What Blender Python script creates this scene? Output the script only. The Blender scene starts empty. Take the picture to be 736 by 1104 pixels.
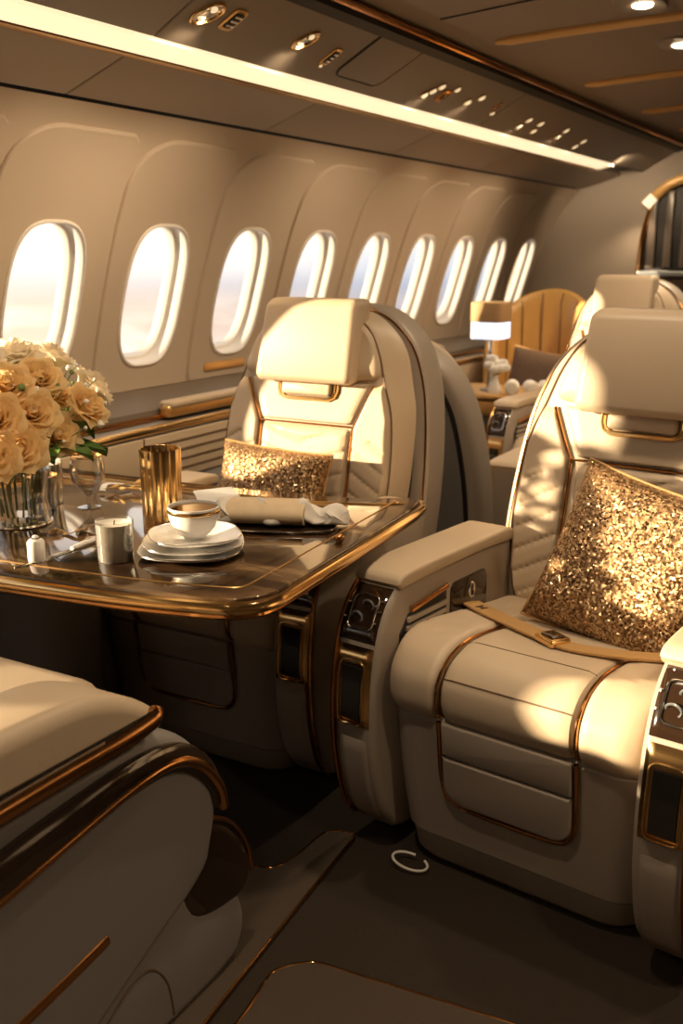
import bpy, math, random
from math import sin, cos, pi, radians as R, sqrt, exp
from mathutils import Vector, Matrix
random.seed(7)
S = bpy.context.scene
COL = S.collection

# ------------------------------------------------------------------ materials
def newmat(name):
    m = bpy.data.materials.new(name); m.use_nodes = True
    nt = m.node_tree
    b = nt.nodes['Principled BSDF']
    return m, nt, b
def N(nt, t, **k):
    n = nt.nodes.new(t)
    for a, v in k.items(): setattr(n, a, v)
    return n
def mat(name, col, rough=.5, metal=0, coat=0, bump=0, bscale=300, var=0, vscale=8, emit=None, estr=0, sheen=0, spec=.5):
    m, nt, b = newmat(name)
    b.inputs['Base Color'].default_value = (*col, 1)
    b.inputs['Roughness'].default_value = rough
    b.inputs['Metallic'].default_value = metal
    b.inputs['Coat Weight'].default_value = coat
    b.inputs['Coat Roughness'].default_value = .06
    b.inputs['Specular IOR Level'].default_value = spec
    if sheen: b.inputs['Sheen Weight'].default_value = sheen
    tc = N(nt, 'ShaderNodeTexCoord')
    if bump:
        n = N(nt, 'ShaderNodeTexNoise'); n.inputs['Scale'].default_value = bscale; n.inputs['Detail'].default_value = 3
        nt.links.new(tc.outputs['Object'], n.inputs['Vector'])
        bp = N(nt, 'ShaderNodeBump'); bp.inputs['Strength'].default_value = bump; bp.inputs['Distance'].default_value = .002
        nt.links.new(n.outputs['Fac'], bp.inputs['Height']); nt.links.new(bp.outputs['Normal'], b.inputs['Normal'])
    if var:
        n = N(nt, 'ShaderNodeTexNoise'); n.inputs['Scale'].default_value = vscale; n.inputs['Detail'].default_value = 4
        nt.links.new(tc.outputs['Object'], n.inputs['Vector'])
        mx = N(nt, 'ShaderNodeMix', data_type='RGBA')
        mx.inputs[6].default_value = (*[c*(1-var) for c in col], 1)
        mx.inputs[7].default_value = (*[min(1, c*(1+var)) for c in col], 1)
        nt.links.new(n.outputs['Fac'], mx.inputs[0]); nt.links.new(mx.outputs[2], b.inputs['Base Color'])
    if emit:
        b.inputs['Emission Color'].default_value = (*emit, 1); b.inputs['Emission Strength'].default_value = estr
    return m

M = {}
M['leather'] = mat('leather', (.64, .51, .365), .42, bump=.25, bscale=420, var=.05, vscale=5)
M['shell'] = mat('shell', (.42, .355, .29), .42, bump=.12, bscale=500, var=.04, vscale=4)
M['taupe'] = mat('taupe', (.27, .25, .237), .45, bump=.1, bscale=400)
M['seam'] = mat('seam', (.16, .095, .05), .6)
M['dark'] = mat('dark', (.012, .009, .007), .5)
M['gold'] = mat('gold', (.86, .56, .24), .17, metal=1)
M['goldsoft'] = mat('goldsoft', (.80, .50, .20), .33, metal=1)
M['copper'] = mat('copper', (.62, .30, .11), .16, metal=1)
M['gloss'] = mat('gloss', (.03, .016, .009), .08, coat=.6)
M['screen'] = mat('screen', (.02, .018, .016), .05, coat=.8)
M['strap'] = mat('strap', (.56, .33, .13), .45, bump=.4, bscale=900)
M['wall'] = mat('wall', (.62, .515, .41), .55, var=.03, vscale=2)
M['bin'] = mat('bin', (.40, .33, .265), .5)
M['overhead'] = mat('overhead', (.30, .25, .205), .5)
M['ceil'] = mat('ceil', (.34, .26, .20), .55)
M['ribgold'] = mat('ribgold', (.86, .52, .19), .38, metal=.1)
M['frame'] = mat('frame', (.88, .84, .79), .4)
M['led'] = mat('led', (.8, .7, .5), .4, emit=(1, .77, .47), estr=.62)
M['bulb'] = mat('bulb', (.9, .85, .7), .3, emit=(1, .78, .48), estr=7)
M['bulbdim'] = mat('bulbdim', (.9, .85, .7), .3, emit=(1, .74, .42), estr=.45)
M['dado'] = mat('dado', (.18, .145, .115), .5)
M['carpet'] = mat('carpet', (.029, .019, .011), .95, bump=.9, bscale=260, var=.25, vscale=120)
M['mat'] = mat('mat', (.068, .047, .031), .8, bump=.8, bscale=500, var=.2, vscale=200)
M['white'] = mat('white', (.90, .88, .85), .3, coat=.2)
M['wax'] = mat('wax', (.86, .82, .74), .45)
M['cloth'] = mat('cloth', (.84, .80, .74), .8, bump=.3, bscale=300)
M['tancloth'] = mat('tancloth', (.78, .62, .42), .7, bump=.3, bscale=250, var=.15, vscale=30)
M['paper'] = mat('paper', (.85, .84, .82), .7)
M['silver'] = mat('silver', (.75, .73, .70), .15, metal=1)
M['leaf'] = mat('leaf', (.10, .19, .035), .5, var=.3, vscale=30)
M['stemg'] = mat('stemg', (.16, .24, .06), .5)
M['peach'] = mat('peach', (.97, .74, .40), .6, var=.05, vscale=25)
M['cream'] = mat('cream', (.95, .86, .70), .6, var=.04, vscale=25)
for k_, c_ in (('peach', (1.0, .80, .45)), ('cream', (1, .92, .76))):   # petals let light through
    nt_ = M[k_].node_tree; b_ = nt_.nodes['Principled BSDF']; t_ = N(nt_, 'ShaderNodeBsdfTranslucent'); t_.inputs[0].default_value = (*c_, 1)
    x_ = N(nt_, 'ShaderNodeMixShader'); x_.inputs[0].default_value = .5; nt_.links.new(b_.outputs[0], x_.inputs[1]); nt_.links.new(t_.outputs[0], x_.inputs[2])
    nt_.links.new(x_.outputs[0], nt_.nodes['Material Output'].inputs[0])
M['tub'] = mat('tub', (.60, .35, .11), .35, var=.12, vscale=6)
M['brown'] = mat('brown', (.17, .105, .065), .8, bump=.5, bscale=200, var=.3, vscale=60)
M['coffee'] = mat('coffee', (.035, .017, .008), .05)
M['shade'] = mat('shade', (.50, .32, .16), .6)
M['glow'] = mat('glow', (.8, .85, .95), .5, emit=(.72, .80, 1), estr=.7)
M['slat'] = mat('slat', (.15, .12, .10), .3)
M['steel'] = mat('steel', (.30, .32, .34), .3, metal=.6)
M['twig'] = mat('twig', (.60, .38, .13), .4, metal=.5)
M['mark'] = mat('mark', (.05, .03, .02), .6)

def glassmat(name, tint=(1, 1, 1), gl=.09):
    m = bpy.data.materials.new(name); m.use_nodes = True; nt = m.node_tree; nt.nodes.clear()
    o = N(nt, 'ShaderNodeOutputMaterial'); t = N(nt, 'ShaderNodeBsdfTransparent'); t.inputs[0].default_value = (*tint, 1)
    g = N(nt, 'ShaderNodeBsdfGlossy'); g.inputs['Roughness'].default_value = .02
    lw = N(nt, 'ShaderNodeLayerWeight'); lw.inputs[0].default_value = gl
    mx = N(nt, 'ShaderNodeMixShader')
    nt.links.new(lw.outputs['Facing' if gl > .2 else 'Fresnel'], mx.inputs[0]); nt.links.new(t.outputs[0], mx.inputs[1]); nt.links.new(g.outputs[0], mx.inputs[2])
    nt.links.new(mx.outputs[0], o.inputs[0])
    return m
M['pane'] = glassmat('pane', (.98, .98, .98), .05)
M['crystal'] = glassmat('crystal', (.96, .95, .93), .35)

def sequin():
    m, nt, b = newmat('sequin')
    tc = N(nt, 'ShaderNodeTexCoord'); v = N(nt, 'ShaderNodeTexVoronoi'); v.inputs['Scale'].default_value = 205
    nt.links.new(tc.outputs['Object'], v.inputs['Vector'])
    s = N(nt, 'ShaderNodeSeparateColor'); nt.links.new(v.outputs['Color'], s.inputs[0])
    cr = N(nt, 'ShaderNodeValToRGB'); e = cr.color_ramp.elements
    e[0].position = 0; e[0].color = (.10, .045, .018, 1); e[1].position = 1; e[1].color = (.78, .57, .33, 1)
    k = cr.color_ramp.elements.new(.5); k.color = (.40, .235, .11, 1)
    nt.links.new(s.outputs[0], cr.inputs[0]); nt.links.new(cr.outputs[0], b.inputs['Base Color'])
    b.inputs['Metallic'].default_value = .75
    mr = N(nt, 'ShaderNodeMapRange'); mr.inputs[3].default_value = .22; mr.inputs[4].default_value = .55
    nt.links.new(s.outputs[1], mr.inputs[0]); nt.links.new(mr.outputs[0], b.inputs['Roughness'])
    # each sequin tilts its own way
    geo = N(nt, 'ShaderNodeNewGeometry'); sub = N(nt, 'ShaderNodeVectorMath', operation='SUBTRACT'); sub.inputs[1].default_value = (.5, .5, .5)
    sc = N(nt, 'ShaderNodeVectorMath', operation='SCALE'); sc.inputs[3].default_value = .95
    ad = N(nt, 'ShaderNodeVectorMath', operation='ADD'); no = N(nt, 'ShaderNodeVectorMath', operation='NORMALIZE')
    nt.links.new(v.outputs['Color'], sub.inputs[0]); nt.links.new(sub.outputs[0], sc.inputs[0]); nt.links.new(sc.outputs[0], ad.inputs[0])
    nt.links.new(geo.outputs['Normal'], ad.inputs[1]); nt.links.new(ad.outputs[0], no.inputs[0]); nt.links.new(no.outputs[0], b.inputs['Normal'])
    return m
M['sequin'] = sequin()

def veneer():
    m, nt, b = newmat('veneer')
    tc = N(nt, 'ShaderNodeTexCoord'); mp = N(nt, 'ShaderNodeMapping'); mp.inputs['Scale'].default_value = (9, 1.1, 1); mp.inputs['Rotation'].default_value = (0, 0, .35)
    nt.links.new(tc.outputs['Object'], mp.inputs[0])
    n = N(nt, 'ShaderNodeTexNoise'); n.inputs['Scale'].default_value = 1.6; n.inputs['Detail'].default_value = 7; n.inputs['Distortion'].default_value = .8
    nt.links.new(mp.outputs[0], n.inputs['Vector'])
    cr = N(nt, 'ShaderNodeValToRGB'); e = cr.color_ramp.elements
    e[0].position = .36; e[0].color = (.022, .011, .006, 1); e[1].position = .72; e[1].color = (.36, .23, .12, 1)
    k = cr.color_ramp.elements.new(.52); k.color = (.085, .045, .02, 1)
    nt.links.new(n.outputs['Fac'], cr.inputs[0]); nt.links.new(cr.outputs[0], b.inputs['Base Color'])
    b.inputs['Roughness'].default_value = .12; b.inputs['Coat Weight'].default_value = 1; b.inputs['Coat Roughness'].default_value = .03
    return m
M['veneer'] = veneer()

# ------------------------------------------------------------------ mesh builder
def catmull(pts, n=8, closed=False):
    P = [Vector(p) for p in pts]; L = len(P); out = []
    rng = range(L if closed else L-1)
    for i in rng:
        if closed: a, b, c, d = P[i-1], P[i], P[(i+1) % L], P[(i+2) % L]
        else: a, b, c, d = P[max(i-1, 0)], P[i], P[i+1], P[min(i+2, L-1)]
        for k in range(n):
            t = k/n
            out.append(.5*((2*b)+(c-a)*t+(2*a-5*b+4*c-d)*t*t+(3*b-a-3*c+d)*t**3))
    if not closed: out.append(P[-1])
    return out
def rrect(x0, y0, x1, y1, r, n=5):
    r = min(r, (x1-x0)/2-1e-4, (y1-y0)/2-1e-4); o = []
    for cx, cy, a in ((x1-r, y1-r, 0), (x0+r, y1-r, 90), (x0+r, y0+r, 180), (x1-r, y0+r, 270)):
        for k in range(n+1):
            t = R(a+90*k/n); o.append((cx+r*cos(t), cy+r*sin(t)))
    return o
def superell(hx, hy, p, n=48):
    o = []
    for k in range(n):
        t = 2*pi*k/n; c, s = cos(t), sin(t)
        o.append((hx*math.copysign(abs(c)**(2/p), c), hy*math.copysign(abs(s)**(2/p), s)))
    return o
def inset(poly, d):
    n = len(poly); A = sum(poly[i][0]*poly[(i+1) % n][1]-poly[(i+1) % n][0]*poly[i][1] for i in range(n))
    sg = 1 if A > 0 else -1; o = []
    for i in range(n):
        p0, p1, p2 = poly[i-1], poly[i], poly[(i+1) % n]
        def nrm(a, b):
            dx, dy = b[0]-a[0], b[1]-a[1]; l = math.hypot(dx, dy) or 1e-9
            return (-dy/l*sg, dx/l*sg)
        a, b = nrm(p0, p1), nrm(p1, p2)
        mx, my = a[0]+b[0], a[1]+b[1]; l = math.hypot(mx, my) or 1e-9; mx /= l; my /= l
        c = max(.55, mx*a[0]+my*a[1])
        o.append((p1[0]+mx*d/c, p1[1]+my*d/c))
    return o

class MB:
    def __init__(s): s.v = []; s.f = []; s.m = []
    def loft(s, rings, closed=True, cap0=True, cap1=True, mi=0):
        b = len(s.v); n = len(rings[0])
        for r in rings: s.v += [tuple(p) for p in r]
        for i in range(len(rings)-1):
            for j in range(n if closed else n-1):
                k = (j+1) % n
                s.f.append((b+i*n+j, b+i*n+k, b+(i+1)*n+k, b+(i+1)*n+j)); s.m.append(mi)
        if cap0: s.f.append(tuple(b+j for j in range(n-1, -1, -1))); s.m.append(mi)
        if cap1: s.f.append(tuple(b+(len(rings)-1)*n+j for j in range(n))); s.m.append(mi)
        return s
    def prism(s, poly, fn, a, b, r=.01, seg=4, mi=0):
        """poly in 2D, fn(p, q, depth) -> xyz, rounded between depth a and b"""
        r = min(r, abs(b-a)/2*.98); sg = 1 if b > a else -1; rings = []
        for k in range(seg+1):
            t = pi/2*k/seg
            rings.append((a+sg*r*(1-sin(t)) if False else a+sg*r*(1-cos(t)) if False else a+sg*r*(1-cos(t)), r*(1-sin(t))))
        L = [(d, i) for d, i in rings]
        L += [(b-sg*(d-a)*sg if False else b-(d-a), i) for d, i in reversed(rings)]
        s.loft([[fn(p[0], p[1], d) for p in inset(poly, i)] for d, i in L], mi=mi)
        return s
    def tube(s, pts, r, n=8, closed=False, mi=0, flat=1.0, up=None):
        P = [Vector(p) for p in pts]; L = len(P); rings = []; prev = None
        for i in range(L):
            if closed: t = P[(i+1) % L]-P[i-1]
            else: t = P[min(i+1, L-1)]-P[max(i-1, 0)]
            if t.length < 1e-9: t = Vector((0, 0, 1))
            t.normalize()
            if up is not None:
                x = Vector(up)-t*t.dot(Vector(up)); 
                if x.length < 1e-6: x = t.orthogonal()
                x.normalize()
            elif prev is None: x = t.orthogonal().normalized()
            else:
                x = prev-t*t.dot(prev)
                if x.length < 1e-6: x = t.orthogonal()
                x.normalize()
            prev = x; y = t.cross(x)
            rr = r(i/(L-1)) if callable(r) else r
            rings.append([P[i]+x*rr*flat*cos(2*pi*k/n)+y*rr*sin(2*pi*k/n) for k in range(n)])
        if closed: rings.append(rings[0])
        s.loft(rings, cap0=not closed, cap1=not closed, mi=mi)
        return s
    def patch(s, fn, ns, nt, mi=0, flip=False):
        b = len(s.v)
        for i in range(ns+1):
            for j in range(nt+1): s.v.append(tuple(fn(i/ns, j/nt)))
        for i in range(ns):
            for j in range(nt):
                q = (b+i*(nt+1)+j, b+(i+1)*(nt+1)+j, b+(i+1)*(nt+1)+j+1, b+i*(nt+1)+j+1)
                s.f.append(q[::-1] if flip else q); s.m.append(mi)
        return s
    def lathe(s, prof, n=32, c=(0, 0, 0), mi=0, mod=None):
        rings = []
        for r, z in prof:
            rings.append([(c[0]+r*(mod(k/n, z) if mod else 1)*cos(2*pi*k/n), c[1]+r*(mod(k/n, z) if mod else 1)*sin(2*pi*k/n), c[2]+z) for k in range(n)])
        s.loft(rings, cap0=prof[0][0] > 1e-4, cap1=prof[-1][0] > 1e-4, mi=mi)
        return s
    def box(s, x0, y0, z0, x1, y1, z1, r=.004, mi=0, rc=.006):
        s.prism(rrect(x0, y0, x1, y1, rc, 3), lambda p, q, d: (p, q, d), z0, z1, r, 3, mi)
        return s
    def xf(s, fn): s.v = [tuple(fn(Vector(p))) for p in s.v]; return s
    def build(s, name, mats, parent=None, angle=35):
        me = bpy.data.meshes.new(name); me.from_pydata(s.v, [], s.f)
        if not isinstance(mats, (list, tuple)): mats = [mats]
        for m in mats: me.materials.append(M[m])
        for p, i in zip(me.polygons, s.m): p.material_index = i
        me.update()
        import bmesh
        bm = bmesh.new(); bm.from_mesh(me); bmesh.ops.remove_doubles(bm, verts=bm.verts, dist=1e-5)
        bmesh.ops.recalc_face_normals(bm, faces=bm.faces); bm.to_mesh(me); bm.free()
        me.shade_smooth(); me.set_sharp_from_angle(angle=R(angle))
        o = bpy.data.objects.new(name, me); COL.objects.link(o)
        if parent: o.parent = parent
        return o

def thing(name, label, cat, loc=(0, 0, 0), rz=0, group=None):
    o = bpy.data.objects.new(name, None); COL.objects.link(o); o.location = loc; o.rotation_euler = (0, 0, rz)
    o.empty_display_size = .05
    return tag(o, label, cat, group)
def tag(o, label, cat, group=None):
    o['label'] = label; o['category'] = cat
    if group: o['group'] = group
    elif 'group' in o: del o['group']
    return o
def struct(o): o['kind'] = 'structure'; return o
def copy_tree(o, parent=None, skip=()):
    c = o.copy(); COL.objects.link(c)
    if parent: c.parent = parent
    for ch in list(o.children):
        if ch.name.split('.')[0] not in skip: copy_tree(ch, c, skip)
    return c
XZ = lambda p, q, d: (p, d, q)      # poly in x,z ; depth along y
YZ = lambda p, q, d: (d, p, q)      # poly in y,z ; depth along x
XY = lambda p, q, d: (p, q, d)
def rnd(x, e=.12):
    x = max(0, min(1, x/e)); return sqrt(max(0, 1-(1-x)**2))
def edge(s, e=.1): return rnd(min(s, 1-s), e)

# ------------------------------------------------------------------ cabin shell
X0, X1 = -1.6, 7.75
PROF = catmull([(2.705, .86), (2.70, .95), (2.675, 1.08), (2.615, 1.30), (2.53, 1.55), (2.44, 1.74), (2.345, 1.878)], 10)
plen = [0]
for a, b in zip(PROF, PROF[1:]): plen.append(plen[-1]+(b-a).length)
SL = plen[-1]
def wp(x, s, h=0):
    """point on the window wall: x along the cabin, s up the wall, h into the cabin"""
    s = max(0, min(SL, s)); i = 0
    while i < len(plen)-2 and plen[i+1] < s: i += 1
    t = (s-plen[i])/(plen[i+1]-plen[i]); p = PROF[i].lerp(PROF[i+1], t); d = (PROF[i+1]-PROF[i]).normalized()
    nrm = Vector((-d.y, d.x)) if False else Vector((-abs(d.y), -abs(d.x) if d.x < 0 else abs(d.x)))
    return Vector((x, p.x+nrm.x*h, p.y+nrm.y*h))
def s_at_z(z):
    for i in range(len(PROF)-1):
        if PROF[i].y <= z <= PROF[i+1].y: return plen[i]+(z-PROF[i].y)/(PROF[i+1].y-PROF[i].y)*(plen[i+1]-plen[i])
    return SL
SC = s_at_z(1.27); PITCH = .572
def polyrad(poly, th):
    dx, dy = cos(th), sin(th); best = 1e9; n = len(poly)
    for i in range(n):
        ax, ay = poly[i]; bx, by = poly[(i+1) % n]; ex, ey = bx-ax, by-ay
        den = dx*ey-dy*ex
        if abs(den) < 1e-12: continue
        t = (ax*ey-ay*ex)/den; u = (ax*dy-ay*dx)/den
        if t > 0 and -1e-9 <= u <= 1+1e-9: best = min(best, t)
    return best
wall = MB()
BAYS = [2.55+PITCH*k for k in range(-7, 9)]
for bi, c in enumerate(BAYS):
    hid = c < 2.2
    hw, hh = (.25, .35) if hid else (.168, .272)  # unseen bays get larger openings, shaped to let more sun onto the seats
    b0, b1 = c-PITCH/2, c+PITCH/2
    if bi == 0: b0 = X0
    if bi == len(BAYS)-1: b1 = X1
    rect = [(b0-c, -SC), (b1-c, -SC), (b1-c, SL-SC), (b0-c, SL-SC)]
    st = s_at_z(1.815)-SC; sb = s_at_z(.90)-SC; l, r_ = -PITCH/2+.012, PITCH/2-.006
    pan = []
    for cx, cy, rr, a in ((r_-.03, st-.03, .03, 0), (l+.20, st-.20, .20, 90), (l+.02, sb+.02, .02, 180), (r_-.02, sb+.02, .02, 270)):
        for k in range(9): t = R(a+90*k/8); pan.append((cx+rr*cos(t), cy+rr*sin(t)))
    win = superell(hw, hh, 3.0, 64)
    ths = sorted(set([2*pi*k/112 for k in range(112)]+[math.atan2(p[1], p[0]) % (2*pi) for p in rect]))
    RR = [polyrad(rect, t) for t in ths]; RP = [polyrad(pan, t) for t in ths]; RW = [polyrad(win, t) for t in ths]
    rings = []
    def ring(rad, h): rings.append([wp(c+q*cos(t), SC+q*sin(t), h) for q, t in zip(rad, ths)])
    ring(RR, 0); ring([(a+b)/2 for a, b in zip(RR, RP)], 0); ring(RP, 0); ring([p-.002 for p in RP], .008); ring([p-.008 for p in RP], .012)
    for f in (.2, .45, .7, .88): ring([max(w+.012, p-.008+(w+.012-p+.008)*f) for p, w in zip(RP, RW)], .012)
    ring([w+.008 for w in RW], .011); ring(RW, .002); ring(RW, -.01)
    wall.loft(rings, cap0=False, cap1=False)
    # the window itself: stepped reveal and pane
    f = MB(); T = [2*pi*k/64 for k in range(64)]
    def fr(off, h):
        o = superell(hw-off, hh-off, 3.0, 64); return [wp(c+p[0], SC+p[1], h) for p in o]
    f.loft([fr(-.010, .010), fr(-.009, .016), fr(-.002, .019), fr(.004, .012), fr(.006, -.012), fr(.008, -.030), fr(.010, -.033), fr(.017, -.035), fr(.019, -.038), fr(.022, -.066), fr(.023, -.075), fr(-.012, -.075), fr(-.012, .010)], cap0=False, cap1=False)
    w = struct(f.build('window_%d' % (bi+1), 'frame', None, 40))
    p = MB(); p.loft([fr(.0218, -.066), fr(.0218, -.070)]); p.build('pane', 'pane', w)
struct(wall.build('wall_left', 'wall', None, 30))

# lower wall behind the ledge, other walls, floor
lw = MB(); lw.loft([[(x, y, z) for y, z in ((2.62, 0), (2.72, .3), (2.74, .6), (2.705, .865), (2.80, .865), (2.84, .5), (2.74, 0))] for x in (X0, X1)])
struct(lw.build('wall_lower', 'dado'))
fl = MB(); fl.box(X0-.1, -1.75, -.1, X1+.1, 2.75, 0, .001); struct(fl.build('floor', 'carpet'))
wr = MB(); wr.box(X0-.1, -1.75, 0, X1+.1, -1.65, 2.3, .001); struct(wr.build('wall_right', 'overhead'))
wb = MB(); wb.box(X0-.1, -1.65, 0, X0, 2.9, 2.35, .001); struct(wb.build('wall_back', 'overhead'))
# front bulkhead with a rounded corner into the window wall
wf = MB(); outl = [(7.75, -1.65), (7.75, 1.75), (7.74, 1.95), (7.70, 2.15), (7.62, 2.33), (7.50, 2.50), (7.40, 2.66), (7.40, 2.85), (7.95, 2.85), (7.95, -1.65)]
wf.loft([[(x, y, z) for x, y in outl] for z in (0, 2.4)]); struct(wf.build('wall_front', 'bin'))

# ceiling: overhead panel + arched ceiling, one shell with thickness
cp = [(1.665, 2.165), (1.62, 2.185), (1.58, 2.20), (1.3, 2.222), (.9, 2.246), (.4, 2.268), (-.2, 2.275), (-.9, 2.25), (-1.7, 2.18)]
ce = MB(); up = [(y, z+.12) for y, z in reversed(cp)]
ce.loft([[(x, y, z) for y, z in cp+up] for x in (X0-.05, X1+.1)]); struct(ce.build('ceiling', 'ceil'))
# overhead service panel between light strip and ceiling, in two lengths with seams
OA, OB = Vector((1.935, 1.998)), Vector((1.69, 2.130))
OD = (OB-OA); OL = OD.length; OD.normalize(); ON = Vector((-OD.y, -OD.x)) if False else Vector((-OD.y, -abs(OD.x)))
ON = Vector((OD.y*-1, OD.x)); 
if ON.y > 0: ON = -ON
def op(x, t, h=0):
    """point on overhead panel: t metres up from its lower edge, h out of it (down into the cabin)"""
    p = OA+OD*t+ON*h; return Vector((x, p.x, p.y))
def op_frame(x, t):
    o = op(x, t); return lambda a, b, d: tuple(o+Vector((a, OD.x*b+ON.x*d, OD.y*b+ON.y*d)))
tn = 1
for a, b in ((X0, 2.36), (2.366, 4.66), (4.666, X1)):
    m = MB(); m.prism([(a, -.005), (b, -.005), (b, OL+.01), (a, OL+.01)], lambda p, q, d: tuple(op(p, q, d)), -.10, 0, .006, 3)
    struct(m.build('trim_%d' % tn, 'overhead')); tn += 1
# bin lower fascia, in segments
BA, BB = Vector((2.335, 1.885)), Vector((2.080, 1.978)); BD = (BB-BA); BL = BD.length; BD.normalize(); BN = Vector((-BD.y, BD.x))
if BN.y > 0: BN = -BN
for a, b in ((X0, 1.35), (1.356, 2.425), (2.431, 3.49), (3.496, 4.56), (4.566, 5.63), (5.636, X1)):
    m = MB(); m.prism([(a, 0), (b, 0), (b, BL), (a, BL)], lambda p, q, d: (p, BA.x+BD.x*q+BN.x*d, BA.y+BD.y*q+BN.y*d), -.10, 0, .006, 3)
    struct(m.build('trim_%d' % tn, 'bin')); tn += 1
# filler behind the seams and the dark groove along the top of the window wall
m = MB(); m.loft([[(x, y, z) for y, z in ((2.375, 1.868), (2.36, 1.905), (2.10, 2.01), (1.93, 2.03), (1.70, 2.15), (1.66, 2.18), (1.66, 2.4), (2.5, 2.4), (2.85, 1.9), (2.80, 1.83))] for x in (X0, X1)])
struct(m.build('trim_%d' % tn, 'dark')); tn += 1
# gold rail and dark channel where overhead panel meets the ceiling
m = MB(); m.loft([[(x, y, z) for y, z in ((1.695, 2.118), (1.665, 2.135), (1.655, 2.175), (1.70, 2.175))] for x in (X0, X1-.01)]); struct(m.build('trim_%d' % tn, 'dark')); tn += 1
m = MB(); m.tube([(X0+.02, 1.645, 2.158), (X1-.03, 1.645, 2.158)], .013, 10); struct(m.build('trim_%d' % tn, 'copper')); tn += 1
for x in (3.45,):   # fine seams across the ceiling
    m = MB(); m.tube([(x, y, z-.0015) for y, z in cp[2:]], .0035, 4); struct(m.build('trim_%d' % tn, 'dark')); tn += 1

# continuous warm light strip with gold lip
ls = thing('light_strip', 'long glowing warm light strip running under the overhead panels', 'light', (0, 2.02, 1.99))
def seg(a, b):
    m = MB(); pr = [(2.05, 1.970), (2.03, 1.9685), (1.99, 1.975), (1.945, 1.990), (1.945, 2.02), (2.05, 2.0)]
    m.loft([[(x, y-2.02, z-1.99) for y, z in pr] for x in (a, b)]); return m.build('diffuser', 'led', ls, 20)
for a, b in ((X0, 1.20), (1.203, 2.50), (2.503, 3.60), (3.603, 4.75), (4.753, 5.9), (5.903, 6.95)): seg(a, b)
m = MB(); m.loft([[(x, y-2.02, z-1.99) for y, z in ((2.086, 1.972), (2.080, 1.964), (2.060, 1.9615), (2.036, 1.964), (2.034, 1.975), (2.08, 1.99))] for x in (X0, 6.95)]); m.build('lip', 'gold', ls)
m = MB(); m.loft([[(x, y-2.02, z-1.99) for y, z in ((2.088, 1.962), (2.03, 1.960), (1.935, 1.985), (1.935, 2.02), (2.088, 2.0))] for x in (6.95, 6.985)]); m.build('end_cap', 'frame', ls)

# ceiling ribs (gold arched slats)
def zc(y):
    q = sorted(cp)
    for (a, za), (b, zb) in zip(q, q[1:]):
        if a <= y <= b: return za+(zb-za)*(y-a)/(b-a)
    return cp[0][1]
for i, x in enumerate((2.83, 3.90, 5.04, 6.12, 7.10)):
    m = MB(); ys = [1.555-.05*k for k in range(52)]
    def rr(t): return .036*min(1, .5+t*30)
    m.tube([(x+(1.555-y)*.15, y, zc(y)-.004) for y in ys], rr, 10, flat=.5, up=(0, 0, 1))
    lab = ['gold ceiling rib out of sight overhead near the first ceiling lamp', 'longest gold ceiling rib, nearest the top edge, between two ceiling lamps', 'second gold ceiling rib, past the lit ceiling lamp', 'third gold ceiling rib, shorter, before the bulkhead', 'last gold ceiling rib, against the bulkhead'][i]
    if i: tag(m.build('ceiling_rib', 'ribgold'), lab, 'ceiling trim', 'gold ribs across the ceiling')
# recessed ceiling lamps; the near ones, out of view, are added for fill
for x, y, lab in ((4.49, 1.01, 'recessed ceiling lamp between the first two gold ribs'), (3.74, .98, 'recessed ceiling lamp nearest the top edge, before the longest gold rib'), (5.75, 1.0, 'recessed ceiling lamp out beyond the second gold rib'), (2.30, .92, 'added unseen fill lamp overhead in front of the belted seat'), (1.2, .92, 'added unseen fill lamp above the foreground seat'), (2.3, -.5, 'added unseen fill lamp over the aisle side, ahead'), (1.2, -.5, 'added unseen fill lamp over the aisle side, close by'), (-.5, .5, 'added unseen fill lamp behind the viewer, window side'), (-.5, -.6, 'added unseen fill lamp behind the viewer, aisle side')):
    t = thing('ceiling_lamp', lab, 'light', (x, y, zc(y)), 0, 'recessed ceiling lamps')
    m = MB(); o = superell(.15, .085, 2.2, 40)
    m.loft([[(p[0]*k, p[1]*k, z) for p in o] for k, z in ((1, .004), (1, -.004), (.95, -.009), (.86, -.008), (.7, -.003), (.5, .0), (.3, .0))], cap0=False, cap1=True); m.build('housing', 'overhead', t)
    m = MB(); m.lathe([(.0, -.010), (.026, -.010), (.034, -.007), (.036, 0)], 24, (.03, 0, 0)); m.build('bulb', 'bulb', t)
    ld = bpy.data.lights.new('lamp', 'SPOT'); ld.energy = 45 if x > 5 else 24 if x > 3 else 18 if x > 0 else 24; ld.color = (1, .76, .50); ld.spot_size = R(115); ld.spot_blend = .8; ld.shadow_soft_size = .035
    lo = bpy.data.objects.new('lamp_light', ld); COL.objects.link(lo); lo.location = (x, y, zc(y)-.03)

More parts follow.
